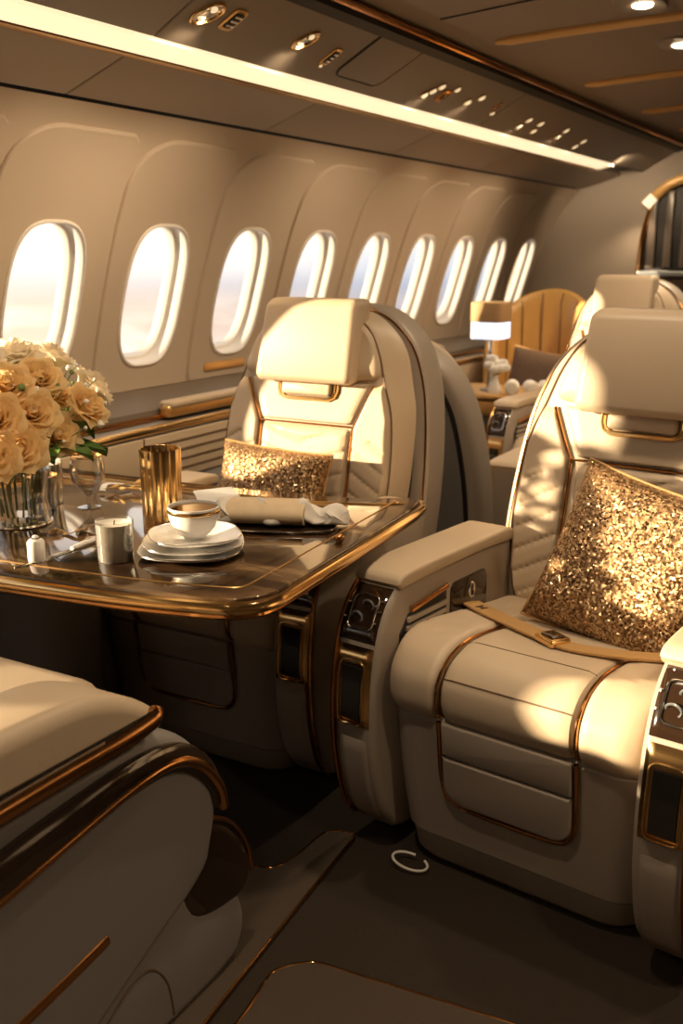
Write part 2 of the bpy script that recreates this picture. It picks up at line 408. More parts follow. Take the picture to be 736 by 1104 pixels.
# reading lights, vents and switches on the overhead panel
def tpos(y): return (1.935-y)/abs(OD.x)
def reading(x, y, hx, hy, label, skew=.0):
    t = thing('reading_light', label, 'reading light', op(x, tpos(y)), 0, 'reading lights overhead')
    o = op(x, tpos(y)); fr = op_frame(x, tpos(y)); L = lambda a, b, d: tuple(Vector(fr(a+skew*b, b, d))-o)
    m = MB(); e = superell(hx, hy, 2.1, 36)
    m.loft([[L(p[0]*k, p[1]*k, h) for p in e] for k, h in ((1, -.002), (1, .005), (.94, .009), (.84, .008), (.78, .003))], cap0=False, cap1=False); m.build('bezel', 'gold', t)
    m = MB(); m.loft([[L(p[0]*k, p[1]*k, h) for p in e] for k, h in ((.79, .003), (.6, -.001), (.45, .002), (.3, .006))], cap0=False); m.build('reflector', 'silver', t)
    for s in (-1, 1):
        m = MB(); m.loft([[L(hx*.25*cos(a)*k, s*hy*.38+hy*.22*sin(a)*k, h) for a in [2*pi*i/16 for i in range(16)]] for k, h in ((1, .002), (.9, .007), (.5, .010))], cap0=False); m.build('bulb', 'bulbdim', t)
def overhead_vent(x, y, hx, hy, label):
    t = thing('air_vent', label, 'air vent', op(x, tpos(y)), 0, 'air vents overhead'); o = op(x, tpos(y)); fr = op_frame(x, tpos(y)); L = lambda a, b, d: tuple(Vector(fr(a, b, d))-o)
    m = MB(); m.prism(rrect(-hx, -hy, hx, hy, hx*.5), L, -.004, .007, .003, 3); m.build('bezel', 'gold', t)
    m = MB(); m.prism(rrect(-hx*.7, -hy*.72, hx*.7, hy*.72, hx*.35), L, .004, .009, .002, 3); m.build('grille', 'dark', t)
    for k in (-1, 0, 1):
        m = MB(); m.prism(rrect(-hx*.5, k*hy*.42-hy*.09, hx*.5, k*hy*.42+hy*.09, .003), L, .008, .012, .001, 2); m.build('louver', 'silver', t)
reading(2.45, 1.818, .042, .050, 'large oval reading light in gold bezel, nearest the top edge', .3)
overhead_vent(2.56, 1.812, .030, .044, 'dark rectangular air vent in gold bezel beside the largest oval reading light')
reading(2.93, 1.80, .034, .048, 'oval gold reading light between the vents, before the blank access panel', .3)
overhead_vent(3.13, 1.826, .022, .042, 'small dark air vent with silver nozzle beside the blank access panel')
for x, y in ((.75, 1.80), (1.6, 1.80), (2.45, 1.818), (2.93, 1.80), (3.94, 1.83), (4.32, 1.81), (5.03, 1.84), (5.6, 1.84), (6.0, 1.86)):  # the nearest spots are unseen additions without fittings, brightening wall and table
    ld = bpy.data.lights.new('reading_fill_spot', 'SPOT'); ld.energy = 12 if x < 3 else 7; ld.color = (1, .74, .46); ld.spot_size = R(104); ld.spot_blend = .9; ld.shadow_soft_size = .03
    lo = bpy.data.objects.new('reading_fill_spot', ld); COL.objects.link(lo); lo.location = op(x, tpos(y), .03); lo.rotation_euler = Vector((0, -.72, 1)).to_track_quat('Z', 'Y').to_euler()
for x, y, z, e, d in ((6.90, 1.873, 0, 10, (-1, -.15, .55)), (7.58, 1.88, 1.74, 5, (0, 0, 1))):
    ld = bpy.data.lights.new('far_spot', 'SPOT'); ld.energy = e; ld.color = (1, .74, .46); ld.spot_size = R(120); ld.spot_blend = 1; ld.shadow_soft_size = .03
    lo = bpy.data.objects.new('far_spot', ld); COL.objects.link(lo); lo.location = (x, y, z) if z else op(x, tpos(y), .03); lo.rotation_euler = Vector(d).to_track_quat('Z', 'Y').to_euler()
def knob(x, y, r, label):
    t = thing('call_button', label, 'button', op(x, tpos(y)), 0, 'small round lights and buttons overhead'); o = op(x, tpos(y)); fr = op_frame(x, tpos(y)); L = lambda a, b, d: tuple(Vector(fr(a, b, d))-o)
    c = [2*pi*i/20 for i in range(20)]
    m = MB(); m.loft([[L(r*k*cos(a), r*k*sin(a), h) for a in c] for k, h in ((1.15, -.002), (1.15, .004), (1.0, .007), (.85, .005))], cap0=False, cap1=False); m.build('bezel', 'gold', t)
    m = MB(); m.loft([[L(r*k*cos(a), r*k*sin(a), h) for a in c] for k, h in ((.86, .004), (.7, .009), (.3, .011))], cap0=False); m.build('lens', 'bulbdim', t)
for x, y, r, lab in ((3.13, 1.868, .007, 'tiny round button just below the small dark air vent'),
                     (3.92, 1.860, .019, 'lowest of three round lights in a row after the access panel'), (3.94, 1.832, .019, 'middle of three round lights in a row after the access panel'), (3.96, 1.802, .019, 'topmost of three round lights in a row after the access panel'),
                     (4.09, 1.792, .017, 'single round light above the brown latch after the access panel'),
                     (4.29, 1.832, .020, 'lower light of the first pair past the brown latch'), (4.35, 1.792, .020, 'upper light of the first pair past the brown latch'),
                     (4.61, 1.846, .014, 'lone round button between the pairs of overhead lights'),
                     (5.03, 1.872, .021, 'lower light of the second overhead pair'), (5.03, 1.822, .021, 'upper light of the second overhead pair'),
                     (5.24, 1.872, .021, 'lower light of the third overhead pair'), (5.20, 1.822, .021, 'upper light of the third overhead pair'),
                     (5.60, 1.862, .022, 'lower light of the fourth overhead pair'), (5.58, 1.812, .022, 'upper light of the fourth overhead pair'),
                     (5.99, 1.890, .022, 'lower light of the last overhead pair'), (5.99, 1.842, .022, 'upper light of the last overhead pair'),
                     (6.90, 1.873, .026, 'last round light overhead, alone beyond the end of the light strip')):
    knob(x, y, r, lab)
def latch(x, y, hx, hy, lab):
    t = thing('latch', lab, 'latch', op(x, tpos(y)), 0, 'brown latches overhead'); o = op(x, tpos(y)); fr = op_frame(x, tpos(y)); L = lambda a, b, d: tuple(Vector(fr(a, b, d))-o)
    m = MB(); m.prism(rrect(-hx, -hy, hx, hy, .006), L, -.003, .006, .003, 3); m.build('plate', 'copper', t)
    m = MB(); m.prism(rrect(-hx*.5, -hy*.5, hx*.5, hy*.5, .004), L, .004, .011, .003, 3); m.build('catch', 'gloss', t)
latch(4.06, 1.838, .030, .036, 'brown latch between the three round lights and the first pair'); latch(4.58, 1.806, .014, .026, 'small narrow brown latch above the lone round button')
def access(x0, x1, y0, y1, lab):
    t = thing('access_panel', lab, 'panel', op((x0+x1)/2, tpos((y0+y1)/2))); o = t.location.copy(); fr = op_frame((x0+x1)/2, tpos((y0+y1)/2)); L = lambda a, b, d: tuple(Vector(fr(a, b, d))-o)
    hx, hy = (x1-x0)/2, abs(tpos(y1)-tpos(y0))/2; P = rrect(-hx, -hy, hx, hy, .04, 8)
    m = MB(); m.prism(P, L, -.003, .005, .004, 3); m.build('cover', 'overhead', t)
    m = MB(); m.tube([L(p[0], p[1], .001) for p in inset(P, -.003)], .005, 6, True); m.build('gasket', 'dark', t)
access(3.25, 3.56, 1.885, 1.672, 'blank rounded access panel in the overhead panel before the row of three lights')

# ------------------------------------------------------------------ side ledge along the window wall
lg = thing('side_ledge', 'long beige side ledge with gold rails under the windows', 'ledge', (0, 2.5, 0))
def off(p): return (p[0], p[1]-2.5, p[2])
m = MB(); m.loft([[off((x, y, z)) for y, z in ((2.70, .905), (2.66, .90), (2.60, .875), (2.545, .845), (2.535, .81), (2.72, .60), (2.72, .905))] for x in (X0, 7.45)]); m.build('upper_band', 'dado', lg)
m = MB(); m.loft([[off((x, y, z)) for y, z in ((2.62, .815), (2.46, .800), (2.43, .78), (2.425, .60), (2.40, .52), (2.33, .46), (2.32, .10), (2.35, .0), (2.60, .0))] for x in (X0, 7.45)]); m.build('cabinet', 'taupe', lg)
m = MB(); m.prism([(X0, .60), (7.4, .60), (7.4, .775), (X0, .775)], lambda p, q, d: off((p, d, q)), 2.431, 2.417, .004, 3); m.build('face_panel', 'leather', lg)
m = MB(); m.tube([off((X0+.01, 2.432, .798)), off((7.4, 2.432, .798))], .016, 12); m.build('gold_rail', 'gold', lg)
m = MB(); m.tube([off((X0+.01, 2.525, .818)), off((7.4, 2.525, .818))], .012, 10); m.build('back_rail', 'copper', lg)
m = MB(); m.prism(rrect(3.02, .815, 4.3, .868, .022, 6), lambda p, q, d: off((p, d, q)), 2.53, 2.475, .02, 5); m.build('armrest_bar', 'goldsoft', lg)
m = MB(); m.prism(rrect(3.03, .85, 4.29, .880, .014, 6), lambda p, q, d: off((p, d, q)), 2.535, 2.47, .013, 5); m.build('armrest_pad', 'leather', lg)
for k in range(4):
    m = MB(); m.tube([off((2.83, 2.416, .635+.036*k)), off((3.75, 2.416, .635+.036*k))], .0035, 6); m.build('slat_line', 'seam', lg)
m = MB(); m.tube([off((2.80, 2.416, .60)), off((2.80, 2.416, .775))], .003, 6); m.build('panel_seam', 'seam', lg)
m = MB(); m.tube([off((x, 2.318, z)) for x, z in ((1.2, .12), (1.75, .10), (1.85, .13), (2.4, .30))], .004, 6); m.build('lower_seam', 'dark', lg)
m = MB(); m.prism(rrect(3.52, .935, 3.82, .972, .008), lambda p, q, d: (p, 2.705-d, q), 0, .022, .004, 3)
tag(m.build('wall_latch', 'goldsoft'), 'small gold latch bar on the wall below the third window', 'latch')

# ------------------------------------------------------------------ seats
def ub(w): return .53+.215*(max(w, .5)-.5)
def outline(ctrl, n=6):
    r = catmull(ctrl, n); right = [(-p.x, p.y) for p in r]; left = [(p.x, p.y) for p in reversed(r)]
    return right+left
ARM = [(.03, .712), (-.022, .665), (-.060, .590), (-.080, .48), (-.082, .37), (-.068, .26), (-.035, .155), (.02, .085)]
ARMF = catmull(ARM, 8)
alen = [0]
for a, b in zip(ARMF, ARMF[1:]): alen.append(alen[-1]+(b-a).length)
def armp(t, d=0):
    s = max(0, min(1, t))*alen[-1]; i = 0
    while i < len(alen)-2 and alen[i+1] < s: i += 1
    k = (s-alen[i])/(alen[i+1]-alen[i]); p = ARMF[i].lerp(ARMF[i+1], k); q = (ARMF[i+1]-ARMF[i]).normalized()
    return p.x+q.y*d, p.y-q.x*d       # outward = to the front
def armface(m, t0, t1, v0, v1, h, rcorner=.0, mi=0, n=14, ed=.14):
    def fn(s, t):
        e = min(edge(s, ed), edge(t, .12)); u, w = armp(t0+(t1-t0)*s, h*e+.0005); return (u, v0+(v1-v0)*t, w)
    m.patch(fn, n, 10, mi); return m
def armframe(m, t0, t1, v0, v1, r, h=.004, mi=0):
    P = rrect(t0*.9, v0, t1*.9, v1, .018, 4); pts = []
    for i, a in enumerate(P):
        b = P[(i+1) % len(P)]; n = max(1, int(math.hypot(a[0]-b[0], a[1]-b[1])/.03))
        for k in range(n): 
            x = a[0]+(b[0]-a[0])*k/n; y = a[1]+(b[1]-a[1])*k/n; u, w = armp(x/.9, h); pts.append((u, y, w))
    m.tube(pts, r, 8, True, mi); return m

def make_seat():
    root = thing('passenger_seat', 'x', 'seat')
    # pedestal body
    m = MB(); rings = []
    for w, u0, hv in ((.004, .045, .268), (.010, .030, .280), (.028, .016, .292), (.08, .006, .299), (.087, .003, .301), (.090, .009, .299), (.094, -.002, .305), (.17, -.014, .311), (.26, -.026, .317), (.36, -.038, .320), (.402, -.045, .322), (.410, -.040, .316), (.44, .04, .30)):
        rings.append([(x, y, w) for x, y in rrect(u0, -hv, .70, hv, .085, 8)])
    m.loft(rings); m.build('pedestal', 'shell', root)
    # front pocket panel inside the gold U
    m = MB()
    def front_u(w):
        for (wa, ua), (wb, u_b) in zip(((.0, .03), (.094, -.002), (.17, -.014), (.26, -.026), (.36, -.038), (.41, -.045)), ((.094, -.002), (.17, -.014), (.26, -.026), (.36, -.038), (.41, -.045), (.5, -.045))):
            if wa <= w <= wb: return ua+(u_b-ua)*(w-wa)/(wb-wa)
        return 0
    def pk(w0, w1, rb):
        mm = MB(); P = rrect(-.158, w0, .158, w1, rb, 7) if rb else rrect(-.158, w0, .158, w1, .006, 3)
        if rb: P = [(p[0], p[1]) if p[1] < (w0+w1)/2 else (math.copysign(.158, p[0]), w1-(w1-p[1])*.15) for p in P]
        mm.prism(P, lambda p, q, d: (front_u(q)-d, p, q), -.01, .012, .006, 3); return mm
    pk(.205, .322, .05).build('pocket', 'shell', root)
    pk(.327, .41, 0).build('front_panel', 'shell', root)
    # gold piping: down the cushion front, round the pocket
    U = [(-.165, .41), (-.165, .33), (-.163, .265), (-.150, .222), (-.115, .202), (0, .198), (.115, .202), (.150, .222), (.163, .265), (.165, .33), (.165, .41)]
    # seat cushion profile (u, w): underside front -> over the top -> back
    CU = [(-.005, .412), (-.038, .420), (-.056, .448), (-.057, .488), (-.044, .517), (-.012, .546), (.045, .562), (.12, .562), (.25, .546), (.40, .526), (.56, .508)]
    CP = catmull(CU, 6)
    def cush(v0, v1, nm, lift=0, quilt=0, ev=.1):
        mm = MB(); L = len(CP)-1
        def top(s, t):
            x = s*L; i = min(int(x), L-1); p = CP[i].lerp(CP[i+1], x-i); d = (CP[i+1]-CP[i]).normalized(); nx, ny = -d.y, d.x
            e = rnd(min(t, 1-t), ev)*rnd(s, .03); h = (.012+lift)*e-.012
            if quilt:
                v = v0+(v1-v0)*t; a = (p.x*1.0+quilt*abs(v)*.9)/.085; f = a-math.floor(a); 
                if p.x > .06 and p.y > .47: h -= .004*exp(-((min(f, 1-f))*.085/.006)**2)
            v = v0+(v1-v0)*t; av = max(0, abs(v)-.245); k = max(0, min(1, (.09-p.x)/.12))
            du = .075-sqrt(max(0, .075**2-min(.0749, av)**2))
            return (p.x+nx*h+du*k, v, p.y+ny*h)
        mm.patch(top, 70, 26); cush.top = top
        mm.loft([[top(k/70, t) for k in range(71)]+[(.56, v0+(v1-v0)*t, .42)] for t in (0, 1)], cap0=True, cap1=True)
        return mm.build(nm, 'leather', root)
    cush(-.163, .163, 'center_cushion', .008, .0); ctop = cush.top
    cush(.167, .318, 'side_cushion', .012, .5, .16); cush(-.318, -.167, 'side_cushion', .012, .5, .16)
    m = MB()
    for s in (-1, 1): m.tube([(CP[i].x-.004 if CP[i].y < .53 else CP[i].x, s*.165, CP[i].y+(.002 if CP[i].y > .53 else 0)) for i in range(4, 50)], .0042, 8)
    m.tube([(front_u(w)-.006, v, w) for v, w in [tuple(p) for p in catmull(U, 5)]], .0055, 8)
    m.build('gold_piping', 'copper', root)
    m = MB(); m.tube([ctop(.385, .03+.94*k/16) for k in range(17)], .0022, 5)
    m.tube([ctop(.62, .03+.94*k/16) for k in range(17)], .0015, 5)
    m.build('cushion_seam', 'seam', root)
    # backrest: front outline lofts to a wider rear outline
    FO = outline([(.275, .50), (.305, .60), (.318, .75), (.305, .93), (.268, 1.04), (.238, 1.13), (.195, 1.20), (.130, 1.245), (.05, 1.258)])
    RO = outline([(.295, .48), (.328, .60), (.342, .75), (.338, .93), (.315, 1.03), (.285, 1.125), (.225, 1.198), (.145, 1.245), (.05, 1.258)])
    SO = outline([(.34, .10), (.372, .32), (.386, .55), (.386, .75), (.366, .95), (.335, 1.07), (.290, 1.155), (.220, 1.220), (.140, 1.258), (.05, 1.268)])
    B = lambda P, d: [(ub(w)+d, v, w) for v, w in P]
    lerp = lambda A, C, t: [(a[0]+(c[0]-a[0])*t, a[1]+(c[1]-a[1])*t) for a, c in zip(A, C)]
    m = MB(); m.loft([B(inset(FO, .03), .0), B(inset(FO, .012), .003), B(inset(FO, .003), .012), B(FO, .025), B(lerp(FO, RO, .5), .05), B(lerp(FO, RO, .88), .08), B(RO, .096), B(inset(RO, .004), .102), B(inset(RO, .02), .106)])
    back = m.build('backrest', 'leather', root)
    m = MB(); m.loft([B(inset(RO, .014), .10), B(inset(RO, .014), .14)]); m.build('shell_gap', 'dark', root)
    m = MB(); m.loft([B(inset(SO, .03), .122), B(inset(SO, .008), .124), B(inset(SO, .001), .132), B(SO, .145), B(SO, .22), B(inset(SO, .005), .255), B(inset(SO, .014), .272), B(inset(SO, .030), .282)]+[B([(v*k, w) for v, w in inset(SO, .030)], .282) for k in (.66, .33, .02)]); sh = m.build('back_shell', 'shell', root)
    m = MB(); m.tube([(ub(w)+.124, v, w) for v, w in inset(SO, .012)[8:-8]], .004, 6); m.build('rim_piping', 'copper', sh)
    # recessed panel on the rear of the shell
    BO = outline([(.318, .30), (.340, .55), (.340, .75), (.320, .95), (.288, 1.06), (.245, 1.135), (.175, 1.188), (.05, 1.21)])
    m = MB(); m.loft([B(BO, .276), B(BO, .284), B(inset(BO, .006), .287)]+[B([(v*k, w) for v, w in inset(BO, .006)], .287) for k in (.66, .33, .02)]); bp = m.build('rear_panel', 'taupe', root)
    m = MB(); m.tube([(ub(w)+.285, v, w) for v, w in BO], .0085, 6, True); m.build('rear_groove', 'dark', bp)
    # front panels of the backrest
    def panel(vl, vr, w0, w1, h, nm, quilt=None, e=.09, ew=.07):
        mm = MB()
        def fn(s, t):
            w = w0(t)+(w1(t)-w0(t))*s if callable(w0) else w0+(w1-w0)*s
            v = vl(w)+(vr(w)-vl(w))*t; k = edge(s, ew)*edge(t, e); hh = h*k
            if quilt: hh -= .006*quilt(v, w, s, t)*k
            return (ub(w)-hh+.004, v, w)
        mm.patch(fn, 60, 30); return mm.build(nm, 'leather', root)
    def fh(w):
        P = [(.275, .50), (.305, .60), (.318, .75), (.305, .93), (.268, 1.04)]
        for (a, wa), (b, wb) in zip(P, P[1:]):
            if wa <= w <= wb: return a+(b-a)*(w-wa)/(wb-wa)
        return P[0][0] if w < .5 else P[-1][0]
    line = lambda x, per, g=.006: exp(-((min(x/per-math.floor(x/per), 1-(x/per-math.floor(x/per))))*per/g)**2)
    for s in (-1, 1):
        q = lambda v, w, a, b, s=s: line(w+abs(v)*.55, .062) if w < .86 else 0
        inner = lambda w, s=s: s*(.176 if w < .9 else .176+(w-.9)*.45); outer = lambda w, s=s: s*(fh(w)-.012)
        panel(inner, outer, .515, 1.03, .022, 'side_bolster', q)
    panel(lambda w: -.165, lambda w: .165, .515, .895, .024, 'center_panel', lambda v, w, a, b: line(w-abs(v)*.28+.01, .066))
    panel(lambda w: -(.168+max(0, w-.9)*.45), lambda w: .168+max(0, w-.9)*.45, .905, 1.035, .016, 'upper_panel')
    m = MB()
    for s in (-1, 1): m.tube([(ub(w)-.006, s*v, w) for v, w in ((.171, .52), (.171, .7), (.171, .89), (.176, .905), (.20, .955), (.232, 1.03))], .0045, 8)
    m.tube([(ub(.9)-.006, v, .9) for v in (-.171, 0, .171)], .0035, 8); m.build('back_piping', 'copper', root)
    # headrest, its cushion wings and gold handle
    for s in (-1, 1):
        m = MB(); o = catmull([(.10, 1.045), (.20, 1.045), (.245, 1.06), (.232, 1.12), (.198, 1.185), (.14, 1.225), (.10, 1.225)], 5, True)
        m.loft([[(ub(q.y)-h, s*(.17+(q.x-.17)*k), 1.13+(q.y-1.13)*k) for q in o] for k, h in ((1, -.006), (1, .004), (.965, .010), (.85, .016), (.6, .018))]); m.build('headrest_wing', 'leather', root)
    m = MB(); m.tube([(ub(w)+.004, v, w) for v, w in inset(FO, .006)], .0026, 5); m.build('edge_seam', 'seam', back)
    m = MB()
    def hr(p, q, d):
        t = (q-1.03)/.25; return (ub(q)-d-.020*sin(pi*min(1, max(0, t)))+.035*max(0, t-.72)**1.0, p*(1-.06*max(0, t)), q)
    m.prism(rrect(-.178, 1.03, .178, 1.288, .028, 7), hr, -.05, .062, .024, 5); hd = m.build('headrest', 'leather', root)
    m = MB(); m.tube([(ub(w)-.016, v, w) for v, w in ((-.105, 1.04), (-.105, 1.005), (-.098, .988), (-.08, .98), (.08, .98), (.098, .988), (.105, 1.005), (.105, 1.04))], .0075, 8); m.build('headrest_handle', 'gold', root)
    m = MB(); m.prism(rrect(-.092, .990, .092, 1.035, .012), lambda p, q, d: (ub(q)-d, p, q), -.01, .030, .012, 4); m.build('handle_pad', 'leather', root)
    # arms
    for s in (1, -1):
        prof = [(p.x, p.y) for p in ARMF]+[(.06, .07), (.45, .07), (.52, .09), (.56, .15), (.575, .4), (.57, .66), (.565, .705)]
        m = MB(); m.prism(prof, lambda p, q, d: (p, s*d, q), .320, .440, .018, 5); arm = m.build('armrest', 'shell', root)
        m = MB(); pp = catmull([(.565, .700), (.40, .706), (.15, .704), (.045, .700), (.022, .698)], 5); pt = catmull([(.010, .712), (.018, .726), (.045, .735), (.15, .740), (.40, .740), (.54, .738), (.572, .722)], 5)
        m.prism([(p.x, p.y) for p in pp]+[(p.x, p.y) for p in pt], lambda p, q, d: (p, s*d, q), .314, .446, .009, 4); m.build('arm_pad', 'leather', arm)
        a0, a1 = (.332, .431)
        m = MB(); armface(m, .03, .235, s*a0, s*a1, .005); cpn = m.build('control_panel', 'gloss', arm)
        mid = s*(a0+a1)/2
        m = MB(); armframe(m, .075, .195, mid-.034, mid+.034, .003, .007)
        for k, (tt, vv) in enumerate(((.09, -.042), (.125, -.046), (.165, -.042), (.11, .045), (.16, .045))):
            u, w = armp(tt, .007); m.lathe([(0, .004), (.004, .003), (.005, 0)], 10, (u, mid+vv*.95, w))
        m.build('control_trim', 'silver', arm)
        m = MB()
        for k in range(2):
            u, w = armp(.11+.045*k, .006); vv = mid+(.012 if k else -.008)
            pts = [(u+.006*cos(a)*.4, vv+.016*cos(a), w+.012*sin(a)) for a in [2*pi*i/20 for i in range(20)]]; m.tube(pts, .0028, 6, True)
        m.build('dial', 'steel', arm)
        m = MB(); armface(m, .25, .53, s*a0, s*a1, .008); m.build('screen_bezel', 'gold', arm)
        m = MB(); armface(m, .305, .515, s*(a0+.016), s*(a1-.018), .011, ed=.06); m.build('screen', 'screen', arm)
        m = MB(); armframe(m, .30, .52, s*(a0+.014) if s > 0 else s*(a1-.016), s*(a1-.016) if s > 0 else s*(a0+.014), .003, .010); m.build('screen_frame', 'gold', arm)
        m = MB(); armface(m, .58, .94, s*(a0+.008), s*(a1-.016), .005, ed=.05); m.build('lower_panel', 'shell', arm)
        m = MB(); m.tube([(u, s*.436, w) for u, w in [armp(.02+.95*k/30, .001) for k in range(31)]], .0065, 8); m.tube([(u, s*.424, w) for u, w in [armp(.30+.66*k/30, .003) for k in range(31)]], .003, 6); m.build('edge_trim', 'copper', arm)
        # inner face: slatted vent and dark socket
        yv = lambda d: s*(.320-d)
        m = MB(); m.prism([(.02, .50), (.225, .50), (.225, .652), (.055, .632), (.02, .59)], lambda p, q, d: (p, yv(d), q), -.004, .003, .002, 2); ve = m.build('vent', 'dark', arm)
        for k in range(6):
            m = MB(); m.prism(rrect(.026+.004*k, .506+.021*k, .222, .519+.021*k, .003, 2), lambda p, q, d: (p, yv(d), q), .001, .009, .002, 2); m.build('vent_slat', 'shell', arm)
        m = MB(); m.prism([(.06, .634), (.223, .652), (.225, .664), (.06, .648)], lambda p, q, d: (p, yv(d), q), 0, .012, .004, 3); m.build('vent_bar', 'copper', arm)
        m = MB(); m.prism(rrect(.245, .48, .425, .656, .022, 5), lambda p, q, d: (p, yv(d), q), -.003, .004, .002, 2); m.build('socket_panel', 'gloss', arm)
        m = MB(); m.tube([(.345+.012*cos(a), yv(.005), .615+.02*sin(a)) for a in [2*pi*i/16 for i in range(16)]], .003, 6, True); m.build('socket_ring', 'silver', arm)
    return root

A = make_seat(); A.location = (2.135, 1.698, 0); A.rotation_euler = (0, 0, R(0))
tag(A, 'cream reclining seat behind the dining table, oblong gold cushion on it', 'seat', 'reclining passenger seats')
Bs = copy_tree(A); Bs.location = (1.955, .680, 0); Bs.rotation_euler = (0, 0, R(-7.5))
tag(Bs, 'cream reclining seat with tan lap belt and square gold cushion', 'seat', 'reclining passenger seats')
D = copy_tree(A); D.location = (4.14, 1.715, 0); D.rotation_euler = (0, 0, pi); D.scale = (1, 1, .90)
for o in D.children:
    if o.name.startswith('headrest'): o.location.z -= .06
tag(D, 'taupe rounded back of the seat turned away behind the table seat', 'seat', 'reclining passenger seats')
E_ = copy_tree(A); E_.scale = (.9, .86, 1.03); E_.location = (4.46, 1.37, 0); E_.rotation_euler = (0, 0, R(-6))
tag(E_, 'pale headrest of the farther seat, rising behind the belted seat', 'seat', 'reclining passenger seats')

for o in A.children:
    if o.name.startswith('armrest'): o.location.z = -.025
arms_ = [o for o in Bs.children if o.name.startswith('armrest')]
for o in arms_:
    o.location.z = -.03
    if sum(v.co.y for v in o.data.vertices) < 0: o.location.x = -.055

for o in Bs.children:
    if o.name.split('.')[0] in ('backrest', 'side_bolster', 'back_piping', 'shell_gap', 'back_shell'): o.scale.y = 1.06
# lap belt on the aisle seat
def belt():
    top = lambda u: .612-.118*max(0, u-.08)
    m = MB(); path = catmull([(.345, .318, .5480), (.315, .29, .5550), (.27, .22, .5620), (.20, .08, .5690), (.165, .0, .5720)], 8)
    def ribbon(mm, path, hw):
        n = len(path)
        def fn(s, t, d):
            i = min(int(s*(n-1)), n-2); p = path[i].lerp(path[i+1], s*(n-1)-i); tg = (path[i+1]-path[i]).normalized(); sd = Vector((tg.y, -tg.x, 0)).normalized()
            return p+sd*hw*(2*t-1)+Vector((0, 0, d))
        N_ = 40; rings = []
        for k in range(N_+1):
            rings.append([fn(k/N_, 0, 0), fn(k/N_, 1, 0), fn(k/N_, 1, .005), fn(k/N_, 0, .005)])
        mm.loft(rings)
    ribbon(m, path, .024); ribbon(m, catmull([(.158, -.01, .5730), (.152, -.06, .5730), (.18, -.16, .5720), (.25, -.27, .5660), (.29, -.317, .5600)], 8), .022)
    st = m.build('seat_belt', 'strap', Bs)
    m = MB(); q = Matrix.Rotation(R(62), 3, 'Z')
    m.prism(rrect(-.034, -.028, .034, .028, .007), lambda p, q_, d: (p, q_, d), 0, .018, .006, 3); m.xf(lambda p: q @ p+Vector((.163, .0, .5700))); m.build('buckle', 'gold', st)
    m = MB(); m.prism(rrect(-.022, -.019, .022, .019, .004), lambda p, q_, d: (p, q_, d), .012, .0205, .002, 2); m.xf(lambda p: q @ p+Vector((.163, .0, .5700))); m.build('buckle_plate', 'gloss', st)
    m = MB(); m.prism([(-.012, -.012), (0, -.002), (.012, -.012), (.012, .012), (0, .002), (-.012, .012)], lambda p, q_, d: (p, q_, d), 0, .0015, .0005, 1); m.xf(lambda p: q @ p+Vector((.288, .252, .5650))); m.build('belt_mark', 'mark', st)
belt()

# throw cushions
def pillow(name, label, W, H, T, loc, rot):
    m = MB(); n = 26
    def f(sgn):
        def fn(s, t):
            x, y = 2*s-1, 2*t-1; e = max(0, (1-x**4)*(1-y**4))**.55
            k = 1-.07*(1-abs(x)**3)*abs(y)**3 if False else 1
            px = x*(1-.06*(1-y*y)*abs(x)**2); py = y*(1-.06*(1-x*x)*abs(y)**2)
            return (sgn*T/2*e, px*W/2, py*H/2)
        return fn
    m.patch(f(-1), n, n); m.patch(f(1), n, n, flip=True)
    o = m.build(name, 'sequin', None, 70)
    o.location = loc; o.rotation_euler = rot
    tag(o, label, 'cushion', 'gold sequin cushions')
    pts = []
    for k in range(60):
        a = k/60*4; i = int(a); f_ = a-i; c = [(-1, -1), (1, -1), (1, 1), (-1, 1)]; p, q = c[i], c[(i+1) % 4]
        x, y = p[0]+(q[0]-p[0])*f_, p[1]+(q[1]-p[1])*f_
        pts.append((0, x*(1-.06*(1-y*y)*x*x)*W/2, y*(1-.06*(1-x*x)*y*y)*H/2))
    m = MB(); m.tube(pts, .004, 6, True); m.build('piping', 'strap', o)
    return o
pillow('throw_cushion', 'oblong gold sequin cushion on the seat behind the table', .40, .24, .12, (2.585, 1.725, .725), (R(2), R(16), R(0)))
pillow('throw_cushion', 'square gold sequin cushion on the seat with the tan belt', .42, .42, .15, (2.335, .545, .705), (R(12), R(24), R(-8)))

# ------------------------------------------------------------------ foreground seat, its side towards us
C_ = thing('passenger_seat', 'foreground seat cropped at the edge, cream arm pad and curved copper trims', 'seat', (.9, 1.5, 0), 0, 'reclining passenger seats')
def c0(p, q, d): return (p-.9, d-1.5, q)
m = MB(); bod = [(p.x, p.y) for p in catmull([(.35, .03), (.30, .30), (.30, .55), (.36, .62), (.9, .64), (1.12, .635), (1.235, .622), (1.32, .582), (1.385, .51), (1.415, .42), (1.40, .335), (1.36, .27), (1.20, .20), (.8, .05)], 7, True)]
m.prism(bod, c0, 1.075, 1.235, .03, 6); arm = m.build('armrest', 'taupe', C_)
low = [(p.x, p.y) for p in catmull([(.30, .10), (.30, .34), (.55, .41), (.95, .425), (1.20, .40), (1.32, .32), (1.43, .235), (1.50, .14), (1.505, .06), (1.44, .01), (1.2, .002), (.6, .002)], 7, True)]
m = MB(); m.prism(low, c0, 1.085, 2.0, .03, 6); m.build('lower_shell', 'taupe', C_)
m = MB(); m.prism([(p.x, p.y) for p in catmull([(.30, .655), (.9, .652), (1.15, .648), (1.235, .648), (1.245, .662), (1.20, .70), (1.12, .74), (1.03, .757), (.8, .765), (.4, .768), (.28, .74)], 6, True)], c0, 1.06, 1.215, .028, 6); m.build('arm_pad', 'leather', arm)
